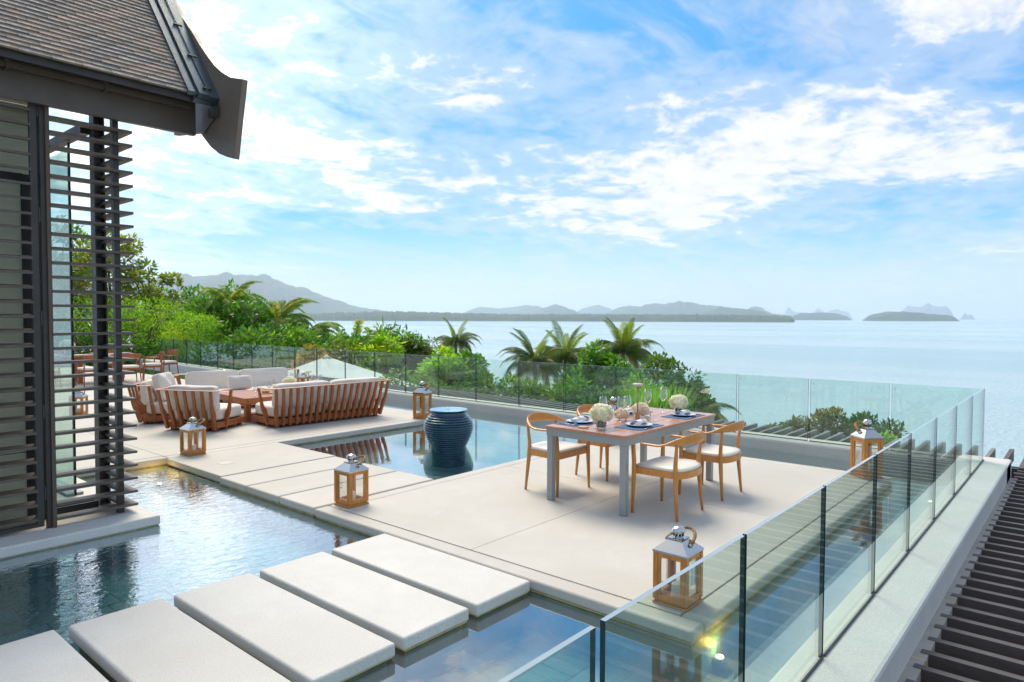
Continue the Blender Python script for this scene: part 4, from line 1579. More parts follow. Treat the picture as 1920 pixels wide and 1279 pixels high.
flowers(5.60, 3.66, TZ, .105, 'petal', .052, .085, 'cream hydrangea ball in a low glass vase at the front of the table', 1, 420)
flowers(7.02, 3.56, TZ, .095, 'petal', .045, .075, 'cream hydrangea ball in a glass vase at the far end of the table', 2, 380)
flowers(6.18, 3.78, TZ, .075, 'petal_peach', .04, .02, 'peach blossom bunch left of the brass lamp', 3, 260, False)
flowers(6.50, 3.74, TZ, .088, 'petal_peach', .04, .03, 'peach blossom bunch right of the brass lamp', 4, 280, False)
lamp = empty('table_lamp', (6.36, 3.70, TZ), label='slim brass table lamp with flat round disc top', cat='lamp')
MB().lathe([(.001, 0), (.026, 0), (.026, .075), (.012, .078), (.001, .078)], 18).build('base', M['brass'], lamp, 'auto')
MB().tube([(0, 0, .078), (0, 0, .355)], .0075, 10).build('stem', M['brass'], lamp, True)
MB().lathe([(.001, .352), (.050, .352), (.052, .356), (.052, .374), (.048, .377), (.001, .377)], 24).build('shade', M['brass_soft'], lamp, 'auto')
t = empty('candle_glass', (6.36, 3.58, TZ), label='frosted candle tumbler beside the brass lamp foot', cat='candle glass')
MB().lathe([(.001, .002), (.034, .002), (.036, .075), (.033, .075), (.031, .008), (.001, .008)], 20).build('tumbler', M['glass_clear'], t, 'auto')
MB().lathe([(.001, .009), (.029, .009), (.029, .05), (.001, .05)], 16).build('wax', M['candle'], t, 'auto')
t = MB().lathe([(.001, 0), (.052, 0), (.054, .010), (.001, .012)], 20).build('coaster', M['board'], label='round wooden side dish left of the front flowers', cat='coaster')
t.location = (5.50, 3.80, TZ)
t = empty('salt_pot', (5.62, 3.98, TZ), label='small white cup at the left end of the table', cat='cup')
MB().lathe([(.001, 0), (.022, 0), (.026, .05), (.024, .05), (.020, .006), (.001, .006)], 14).build('cup', M['porcelain'], t, 'auto')

# ------------------------------------------------------------------ jar fountain
jar = empty('jar_fountain', (7.03, 7.28, -.10), label='large dark blue ribbed ceramic jar bubbling with water in the basin', cat='fountain')
prof = []
for i in range(15):
    t_ = i / 14
    z = .006 + .462 * t_
    rr = float(np.interp(t_, (0, .15, .3, .5, .65, .8, .92, 1), (.262, .300, .332, .362, .370, .352, .314, .280)))
    for dz, dr in ((0, -.020), (.004, -.008), (.009, .002), (.016, .006), (.023, .002), (.028, -.008), (.032, -.020)):
        prof.append((rr + dr, z + dz))
prof = [(0.001, -.26), (.25, -.26), (.254, 0)] + prof + [(.262, .505), (.255, .535)]
MB().lathe(prof, 48).build('body', M['pot'], jar, True)
MB().lathe([(.245, .536), (.276, .540), (.281, .549), (.276, .556), (.26, .557), (.252, .551), (.001, .551)], 48).build('rim', M['pot'], jar, 'auto')
b = MB()
ring = 10
vs = [(0, 0, .5605)]
for q in range(1, ring + 1):
    rr = .279 * q / ring
    for k in range(32):
        a = 2 * math.pi * k / 32
        vs.append((rr * math.cos(a), rr * math.sin(a), .5600 + .0022 * math.sin(q * 2.6 + math.sin(3 * a)) * (1 - q / ring)))
fs = [(0, 1 + k, 1 + (k + 1) % 32) for k in range(32)]
for q in range(ring - 1):
    for k in range(32):
        a = 1 + q * 32
        fs.append((a + k, a + 32 + k, a + 32 + (k + 1) % 32, a + (k + 1) % 32))
b.add(vs, fs)
b.build('water_surface', M['water'], jar, True)
b = MB()
b.lathe([(.026, .560), (.016, .575), (.012, .592), (.008, .604), (.001, .612)], 12)
b.lathe([(.001, .578), (.008, .574), (.001, .566)], 8, (.03, .01, 0))
b.lathe([(.001, .572), (.007, .568), (.001, .562)], 8, (-.02, -.03, 0))
b.build('bubbling_water', M['glass_clear'], jar, True)


# ------------------------------------------------------------------ lounge seats
def cushion_mesh(sx, sy, sz, seed, puff=.25, wr=.010):
    bm = bmesh.new()
    bmesh.ops.create_cube(bm, size=2.0)
    bmesh.ops.subdivide_edges(bm, edges=bm.edges, cuts=9, use_grid_fill=True)
    r_ = random.Random(seed)
    ph = [r_.uniform(0, 6.28) for _ in range(6)]
    for v in bm.verts:
        a, b_, c = v.co
        n = 11
        l = (abs(a) ** n + abs(b_) ** n + abs(c) ** n) ** (1 / n)
        k = 1.0 / max(l, 1)
        q = Vector((a * k, b_ * k, c * k))
        e = max(0, 1 - abs(q.x) ** 3) * max(0, 1 - abs(q.z) ** 3)
        y = q.y * (.60 + puff * 1.6 * e)
        w = wr * (math.sin(5 * q.x + ph[0] + 3 * q.z) + math.sin(9 * q.z + ph[1] - 4 * q.x) * .7 + math.sin(14 * q.x + ph[2]) * .4) * abs(q.y)
        v.co = Vector((q.x * sx / 2, y * sy / 2 + w, q.z * sz / 2))
    me = bpy.data.meshes.new('cushion')
    bm.to_mesh(me)
    bm.free()
    me.materials.append(M['cushion'])
    me.polygons.foreach_set('use_smooth', [True] * len(me.polygons))
    return me


def sofa(name, W, depth, nsl, ncush, lb, cat, seed, splay=.14):
    t = empty(name, label=lb, cat=cat, group='slatted teak lounge seats with white cushions')
    h = .66
    # base frame
    b = MB()
    b.rbox(-W / 2, W / 2, 0.0, .045, .05, .145, .006, 1)
    b.rbox(-W / 2, W / 2, depth - .045, depth, .05, .145, .006, 1)
    b.rbox(-W / 2, -W / 2 + .045, .046, depth - .046, .05, .145, .006, 1)
    b.rbox(W / 2 - .045, W / 2, .046, depth - .046, .05, .145, .006, 1)
    b.b2(-W / 2 + .05, W / 2 - .05, .05, depth - .05, .12, .14)
    b.build('base_frame', M['sofawood'], t)
    for sx in (-1, 1):
        for y in (.07, depth - .07):
            MB().b2(sx * (W / 2 - .09) - .03, sx * (W / 2 - .09) + .03, y - .03, y + .03, 0, .0495).build('foot', M['sofawood'], t)
    # top rail: straight back, rounded short returns
    rx, ry, rr = W / 2 + splay, -.14, .12
    path = [(-rx, ry + .36, h - .002)]
    for q in range(7):
        a = math.pi + (math.pi / 2) * q / 6
        path.append((-rx + rr + rr * math.cos(a), ry + rr + rr * math.sin(a), h))
    for q in range(7):
        a = 1.5 * math.pi + (math.pi / 2) * q / 6
        path.append((rx - rr + rr * math.cos(a), ry + rr + rr * math.sin(a), h))
    path.append((rx, ry + .36, h - .002))
    MB().sweep(path, lambda i: (.040, .011), 8).build('top_rail', M['sofawood'], t, 'auto')
    # slats
    def slat(x0, y0, x1, y1, nx, ny):
        """from base (x0,y0) to rail (x1,y1); (nx,ny) is outward"""
        b = MB()
        L = Vector((nx, ny, 0)).normalized()
        S = Vector((-L.y, L.x, 0)) * .021
        prof_ = [(0.03, 0, .045), (.18, .0, .062), (.30, .0, .082), (.355, .035, .085), (.45, .045, .080), (.62, .050, .082), (h - .010, .052, .082)]
        vs = []
        for z, i0, o0 in prof_:
            f = (z - .03) / (h - .04)
            cx_, cy_ = x0 + (x1 - x0) * f, y0 + (y1 - y0) * f
            ofs = -.041
            for d in (i0, o0):
                p = Vector((cx_, cy_, z)) + L * (d + ofs)
                vs += [p - S, p + S]
        fs = []
        for i in range(len(prof_) - 1):
            a = i * 4
            fs += [(a, a + 1, a + 5, a + 4), (a + 2, a + 6, a + 7, a + 3), (a, a + 4, a + 6, a + 2), (a + 1, a + 3, a + 7, a + 5)]
        fs += [(0, 2, 3, 1), (len(vs) - 4, len(vs) - 3, len(vs) - 1, len(vs) - 2)]
        b.add(vs, fs)
        b.build('slat', M['sofawood'], t)
    for k in range(nsl):
        f = -1 + 2 * k / (nsl - 1)
        slat(f * (W / 2 - .04), -.02, f * (rx - .10), ry + .0, 0, -1)
    for sx in (-1, 1):
        slat(sx * (W / 2 + .0), .24, sx * rx, ry + .33, sx, -.05)
    # seat cushions
    me = MB().rbox(-.5, .5, -.5, .5, -.5, .5, cuts=8, puff=.03).mesh('seat_cushion', M['cushion'], True)
    cw = (W - .06) / ncush
    for k in range(ncush):
        o = inst('seat_cushion', me, t, (-W / 2 + .03 + cw * (k + .5), depth / 2 + .035, .255), (0, 0, 0), (cw * .995, depth - .06, .215))
    for k in range(ncush):
        me2 = cushion_mesh(cw * .99, .20, .41, seed * 7 + k, .25, .014)
        inst('back_cushion', me2, t, (-W / 2 + .03 + cw * (k + .5), .075, .515), (R(9), 0, rnd.uniform(-.02, .02)))
    return t


s1 = sofa('sofa', 2.10, .84, 18, 2, 'long slatted sofa with its back to the pool, nearest the blue jar', 'sofa', 1)
place(s1, (6.90, 10.07, .0005), R(-3.5))
s2 = sofa('sofa', 2.15, .84, 18, 2, 'long sofa facing the camera on the far side of the coffee table', 'sofa', 2)
place(s2, (7.05, 13.62, .0005), R(180 - 8))
a1 = sofa('lounge_chair', .92, .80, 7, 1, 'slatted lounge chair seen from behind, nearest the louvre screen and the lantern', 'armchair', 3, .10)
place(a1, (4.86, 10.90, .0005), R(-60))
a2 = sofa('lounge_chair', .92, .80, 7, 1, 'slatted lounge chair behind the other one, seen from its side with two leaning cushions', 'armchair', 4, .10)
place(a2, (4.86, 12.55, .0005), R(-128 + 0))
for k, (dx, lb) in enumerate(((-.22, 'white cushion'), (.22, 'white cushion'))):
    pass
pw_ = inst('scatter_cushion', cushion_mesh(.46, .17, .27, 55, .3, .006), None, (6.78, 13.02, .50), (R(-18), 0, R(-9)), label='small white pillow on the middle of the far sofa', cat='pillow')
pw2 = inst('scatter_cushion', cushion_mesh(.50, .20, .48, 56, .3, .012), None, (5.05, 12.30, .60), (R(-16), 0, R(40)), label='white square cushion leaning in the left lounge chair', cat='pillow')
# coffee table
ct = empty('coffee_table', (6.75, 11.62, .0005), R(-4), label='low square teak coffee table between the lounge seats', cat='table')
for k in range(12):
    y0 = -.66 + k * .11
    b = MB()
    b.rbox(-.88, .88, y0 + .003, y0 + .107, .395, .42, .003, 1)
    b.build('plank', M['sofawood'], ct)
b = MB()
for s_ in (-1, 1):
    b.b2(-.88, .88, s_ * .645 - .015, s_ * .645 + .015, .315, .394)
    b.b2(s_ * .865 - .015, s_ * .865 + .015, -.629, .629, .315, .394)
    b.b2(-.80, .80, s_ * .60 - .02, s_ * .60 + .02, .10, .14)
b.build('apron', M['sofawood'], ct)
for sx in (-1, 1):
    for sy in (-1, 1):
        MB().b2(sx * .80 - .045, sx * .80 + .045, sy * .58 - .045, sy * .58 + .045, 0, .3145).build('leg', M['sofawood'], ct)
CT = .4215
TZ_keep = TZ
TZ = CT
wine_glass(6.15, 11.25, .62, 'small filled glass at the near left corner of the coffee table')
wine_glass(6.62, 11.62, .62, 'small filled glass behind the fruit plate')
wine_glass(6.95, 12.05, .70, 'small filled glass farthest on the coffee table')
TZ = TZ_keep
fp = empty('fruit_plate', (6.50, 11.50, CT), label='wooden dish of yellow fruit on the coffee table', cat='dish')
MB().lathe([(.001, 0), (.13, 0), (.14, .012), (.13, .014), (.001, .010)], 20).build('dish', M['sofawood'], fp, 'auto')
b = MB()
for k in range(14):
    a = rnd.uniform(0, 6.28)
    q = rnd.uniform(0, .09)
    b.lathe([(.001, -.02), (.018, -.01), (.022, .004), (.012, .018), (.001, .02)], 7, (q * math.cos(a), q * math.sin(a), .032))
b.build('fruit', M['food'], fp, True)
fp = empty('fruit_plate', (6.68, 11.35, CT), label='second smaller dish of fruit nearer the sofa corner', cat='dish')
MB().lathe([(.001, 0), (.09, 0), (.10, .012), (.001, .010)], 16).build('dish', M['sofawood'], fp, 'auto')
b = MB()
for k in range(7):
    a = rnd.uniform(0, 6.28)
    b.lathe([(.001, -.02), (.018, -.01), (.022, .004), (.001, .02)], 7, (.05 * math.cos(a), .05 * math.sin(a), .030))
b.build('fruit', M['food'], fp, True)
flowers(7.18, 11.85, CT, .12, 'petal', .06, .07, 'cream flowers in a low vase on the coffee table', 8, 260)
flowers(6.88, 11.80, CT, .075, 'petal', .05, .02, 'small cream blossom beside the coffee table vase', 9, 140, False)


def hurricane(x, y, lb, r=.11, h=.24):
    t = empty('candle_jar', (x, y, CT), label=lb, cat='candle jar', group='glass candle jars')
    MB().lathe([(.001, .003), (r, .003), (r, h), (r - .02, h + .025), (r - .02, h + .04), (r - .025, h + .04), (r - .025, h + .025), (r - .006, h), (r - .006, .01), (.001, .01)], 24).build('jar', M['glass_clear'], t, 'auto')
    for k, (dx, dy) in enumerate(((.035, 0), (-.03, .03), (-.02, -.04))):
        MB().lathe([(.001, .012), (.032, .012), (.032, .15 + .02 * k), (.001, .15 + .02 * k)], 12, (dx, dy, 0)).build('candle', M['candle'], t, 'auto')


hurricane(7.42, 12.05, 'glass jar of white candles at the left of the small table lantern')
hurricane(7.55, 11.48, 'glass jar of white candles at the right of the small table lantern')
tl_ = empty('table_lamp', (7.38, 11.50, CT), label='slim copper disc lamp among the candle jars', cat='lamp')
MB().lathe([(.001, 0), (.03, 0), (.03, .05), (.001, .052)], 14).build('base', M['brass'], tl_, 'auto')
MB().tube([(0, 0, .05), (0, 0, .34)], .007, 8).build('stem', M['brass'], tl_, True)
MB().lathe([(.001, .335), (.055, .335), (.055, .352), (.001, .354)], 20).build('shade', M['brass'], tl_, 'auto')


# ------------------------------------------------------------------ far dining set
def far_chair():
    t = empty('dining_chair', label='x', cat='chair', group='armchairs around the far dining table')
    for sx in (-1, 1):
        MB().tube([(sx * .27, .24, 0), (sx * .25, .22, .42), (sx * .27, .20, .64)], [.013, .02, .013], 8).build('leg', M['sofawood'], t, True)
        MB().tube([(sx * .24, -.26, 0), (sx * .22, -.21, .42), (sx * .21, -.24, .80)], [.013, .02, .014], 8).build('leg', M['sofawood'], t, True)
        MB().sweep([(sx * .27, .22, .645), (sx * .275, 0, .65), (sx * .23, -.22, .66)], lambda i: (.022, .010), 8).build('armrest', M['sofawood'], t, True)
    MB().rbox(-.25, .25, -.22, .23, .37, .42, .01, 1).build('seat_frame', M['sofawood'], t)
    MB().rbox(-.25, .25, -.23, .24, .421, .485, cuts=6, puff=.06).build('seat_cushion', M['cushion'], t, True)
    pts = [(-.24, -.20, .74), (-.17, -.27, .745), (0, -.30, .75), (.17, -.27, .745), (.24, -.20, .74)]
    MB().sweep(pts, lambda i: (.011, .065), 8).build('backrest', M['sofawood'], t, 'auto')
    return t


fc = far_chair()
spots = [(5.35, 20.05, 0, 'far dining chair seen through the green glass pane'),
         (6.30, 19.95, .05, 'far dining chair between the glass edge and the steel column'),
         (7.25, 20.0, -.08, 'far dining chair between the steel column and the right louvre post'),
         (8.05, 20.45, R(72), 'far dining chair at the table end, nearer the camera'),
         (8.75, 21.25, R(98), 'far dining chair rightmost, next to the far glass railing'),
         (7.55, 22.15, R(182), 'far dining chair behind the table, only its back showing at the right'),
         (6.4, 22.2, R(178), 'far dining chair behind the table, middle one'),
         (5.2, 22.2, R(180), 'far dining chair behind the table, left one')]
for i, (x, y, rz, lb) in enumerate(spots):
    o = fc if i == 0 else copy_tree(fc)
    place(o, (x, y, .0005), rz, lb)
ft = empty('dining_table', (6.35, 21.1, .0005), R(-4), label='long brown wooden dining table at the far left end of the deck', cat='table')
for k in range(5):
    y0 = -.55 + k * .22
    MB().rbox(-1.55, 1.45, y0 + .003, y0 + .217, .715, .75, .004, 1).build('plank', M['sofawood'], ft)
MB().b2(-1.40, 1.30, -.45, -.40, .63, .714).build('apron', M['sofawood'], ft)
for sx in (-1.1, 0, 1.0):
    for sy in (-.28, .28):
        MB().b2(sx - .06, sx + .06, sy - .05, sy + .05, 0, .7145).build('leg', M['sofawood'], ft)
TZ = .7515
for k, (x, y) in enumerate(((5.4, 20.8), (6.3, 20.75), (7.2, 20.75), (7.6, 21.2), (6.9, 21.45), (5.9, 21.5))):
    o = MB().lathe([(.001, .004), (.085, .007), (.14, .02), (.14, .024), (.08, .012), (.001, .01)], 18).build('plate', M['porcelain'], smooth='auto', label=['white plate on the far table seen through the glass pane', 'white plate on the far table left of the column', 'white plate on the far table right of the column', 'white plate at the right end of the far table', 'white plate at the back right of the far table', 'white plate at the back left of the far table'][k], cat='plate', group='plates')
    o.location = (x, y, TZ)
for k, (x, y) in enumerate(((5.75, 21.0), (6.05, 21.25), (6.65, 21.0), (7.05, 21.1), (7.45, 21.35), (7.75, 21.15))):
    wine_glass(x, y, 1.0, ['wine glass on the far table seen through the pane edge', 'wine glass on the far table beside the pale flowers', 'wine glass on the far table just left of the column', 'wine glass on the far table right of the column', 'wine glass at the back right of the far table', 'wine glass at the right end of the far table'][k])
flowers(6.2, 21.35, TZ, .17, 'petal_white', .08, .18, 'tall pale flowers on the far dining table', 11, 220)
t = empty('table_lamp', (6.95, 21.25, TZ), label='small disc lamp on the far dining table', cat='lamp')
MB().lathe([(.001, 0), (.04, 0), (.04, .05), (.001, .052)], 14).build('base', M['brass'], t, 'auto')
MB().tube([(0, 0, .05), (0, 0, .36)], .009, 8).build('stem', M['brass'], t, True)
MB().lathe([(.001, .355), (.07, .355), (.07, .38), (.001, .382)], 20).build('shade', M['brass_soft'], t, 'auto')

# ------------------------------------------------------------------ umbrella on the lower terrace
ux, uy, _ = pol(55.9, 24.5)
uz = 1.83 - .0568 * 24.5
um = empty('garden_umbrella', (ux, uy, 0), R(20), label='big white square parasol below the far railing', cat='umbrella')
h_ = 2.35
b = MB()
b.add([(-h_, -h_, uz - 1.15), (h_, -h_, uz - 1.15), (h_, h_, uz - 1.15), (-h_, h_, uz - 1.15), (0, 0, uz),
       (-h_, -h_, uz - 1.18), (h_, -h_, uz - 1.18), (h_, h_, uz - 1.18), (-h_, h_, uz - 1.18), (0, 0, uz - .03)],
      [(0, 1, 4), (1, 2, 4), (2, 3, 4), (3, 0, 4), (6, 5, 9), (7, 6, 9), (8, 7, 9), (5, 8, 9), (0, 5, 6, 1), (1, 6, 7, 2), (2, 7, 8, 3), (3, 8, 5, 0)])
b.build('canopy', M['umbrella'], um)
MB().lathe([(.16, 0), (.08, .06), (.03, .10), (.001, .13)], 12, (0, 0, uz - .05)).build('finial', M['umbrella'], um, True)
MB().tube([(0, 0, ground_z(ux, uy)), (0, 0, uz - .06)], .04, 8).build('pole', M['sofawood'], um, True)


# ================================================================== VEGETATION
def leaf_cloud(clumps, n_per, leaf, seed, droop=0.0, aspect=.45, flat=.6):
    rg = np.random.RandomState(seed)
    V, F = [], []
    for (cx, cy_, cz, cr) in clumps:
        n = int(n_per * (0.6 + 0.8 * rg.rand()))
        d = rg.normal(size=(n, 3))
        d /= np.linalg.norm(d, axis=1)[:, None]
        rad = cr * rg.uniform(.35, 1.0, n) ** .6
        p = d * rad[:, None] * np.array([1, 1, flat + .2]) + np.array([cx, cy_, cz])
        ax = d + rg.normal(scale=.7, size=(n, 3))
        ax[:, 2] -= droop
        ax /= np.linalg.norm(ax, axis=1)[:, None]
        nn = rg.normal(scale=.55, size=(n, 3)) + np.array([0, 0, 1.0])
        sd_ = np.cross(ax, nn)
        sd_ /= (np.linalg.norm(sd_, axis=1)[:, None] + 1e-6)
        L = leaf * rg.uniform(.6, 1.25, n)[:, None]
        w = L * aspect * .5
        q = np.stack([p, p + ax * L * .5 + sd_ * w, p + ax * L, p + ax * L * .5 - sd_ * w], 1)
        V.append(q.reshape(-1, 3))
    V = np.concatenate(V)
    n = len(V) // 4
    me = bpy.data.meshes.new('foliage')
    me.vertices.add(len(V))
    me.vertices.foreach_set('co', V.astype(np.float32).ravel())
    me.loops.add(n * 4)
    me.loops.foreach_set('vertex_index', np.arange(n * 4, dtype=np.int32))
    me.polygons.add(n)
    me.polygons.foreach_set('loop_start', np.arange(0, n * 4, 4, dtype=np.int32))
    me.update(calc_edges=True)
    return me


def make_tree(name, az, d, ztop, rx, h, mat, seed, label, cat='tree', ncl=26, npc=150, leaf=.22, trunk=True, droop=0.0, aspect=.45,
              group='trees on the slope below the railing', gap=1.0, x=None):
    rg = random.Random(seed)
    X, Y, _ = pol(az, d)
    zg = ground_z(X, Y)
    t = empty(name, (X, Y, zg), label=label, cat=cat, group=group)
    H = ztop - zg
    zc_ = H - h / 2
    clumps = []
    for k in range(ncl):
        for _try in range(30):
            a, b_, c = rg.uniform(-1, 1), rg.uniform(-1, 1), rg.uniform(-1, 1)
            q = a * a + b_ * b_ + c * c
            if .25 < q < 1.0:
                break
        cr = rx * rg.uniform(.24, .42) * gap
        clumps.append((a * (rx - cr * .6), b_ * (rx - cr * .6), zc_ + c * (h / 2 - cr * .55), cr))
    me = leaf_cloud(clumps, npc, leaf, seed, droop, aspect)
    me.materials.append(M[mat])
    inst('crown', me, t)
    b = MB()
    tr = max(.07, rx * .07)
    lean = (rg.uniform(-.1, .1) * rx, rg.uniform(-.1, .1) * rx)
    zb = max(.4, zc_ - h * .25)
    b.tube([(0, 0, -.3), (lean[0] * .4, lean[1] * .4, zb * .5), (lean[0], lean[1], zb)], [tr * 1.3, tr, tr * .8], 7)
    b.build('trunk', M['bark'], t, True)
    limb = MB()
    for c in clumps[::3]:
        limb.tube([(lean[0], lean[1], zb * .9), ((lean[0] + c[0]) * .5, (lean[1] + c[1]) * .5, (zb + c[2]) * .52), (c[0], c[1], c[2])], [tr * .5, tr * .3, tr * .12], 5)
    limb.build('limb', M['bark'], t, True)
    return t


def zt(sl, d):
    return 1.83 + sl * d


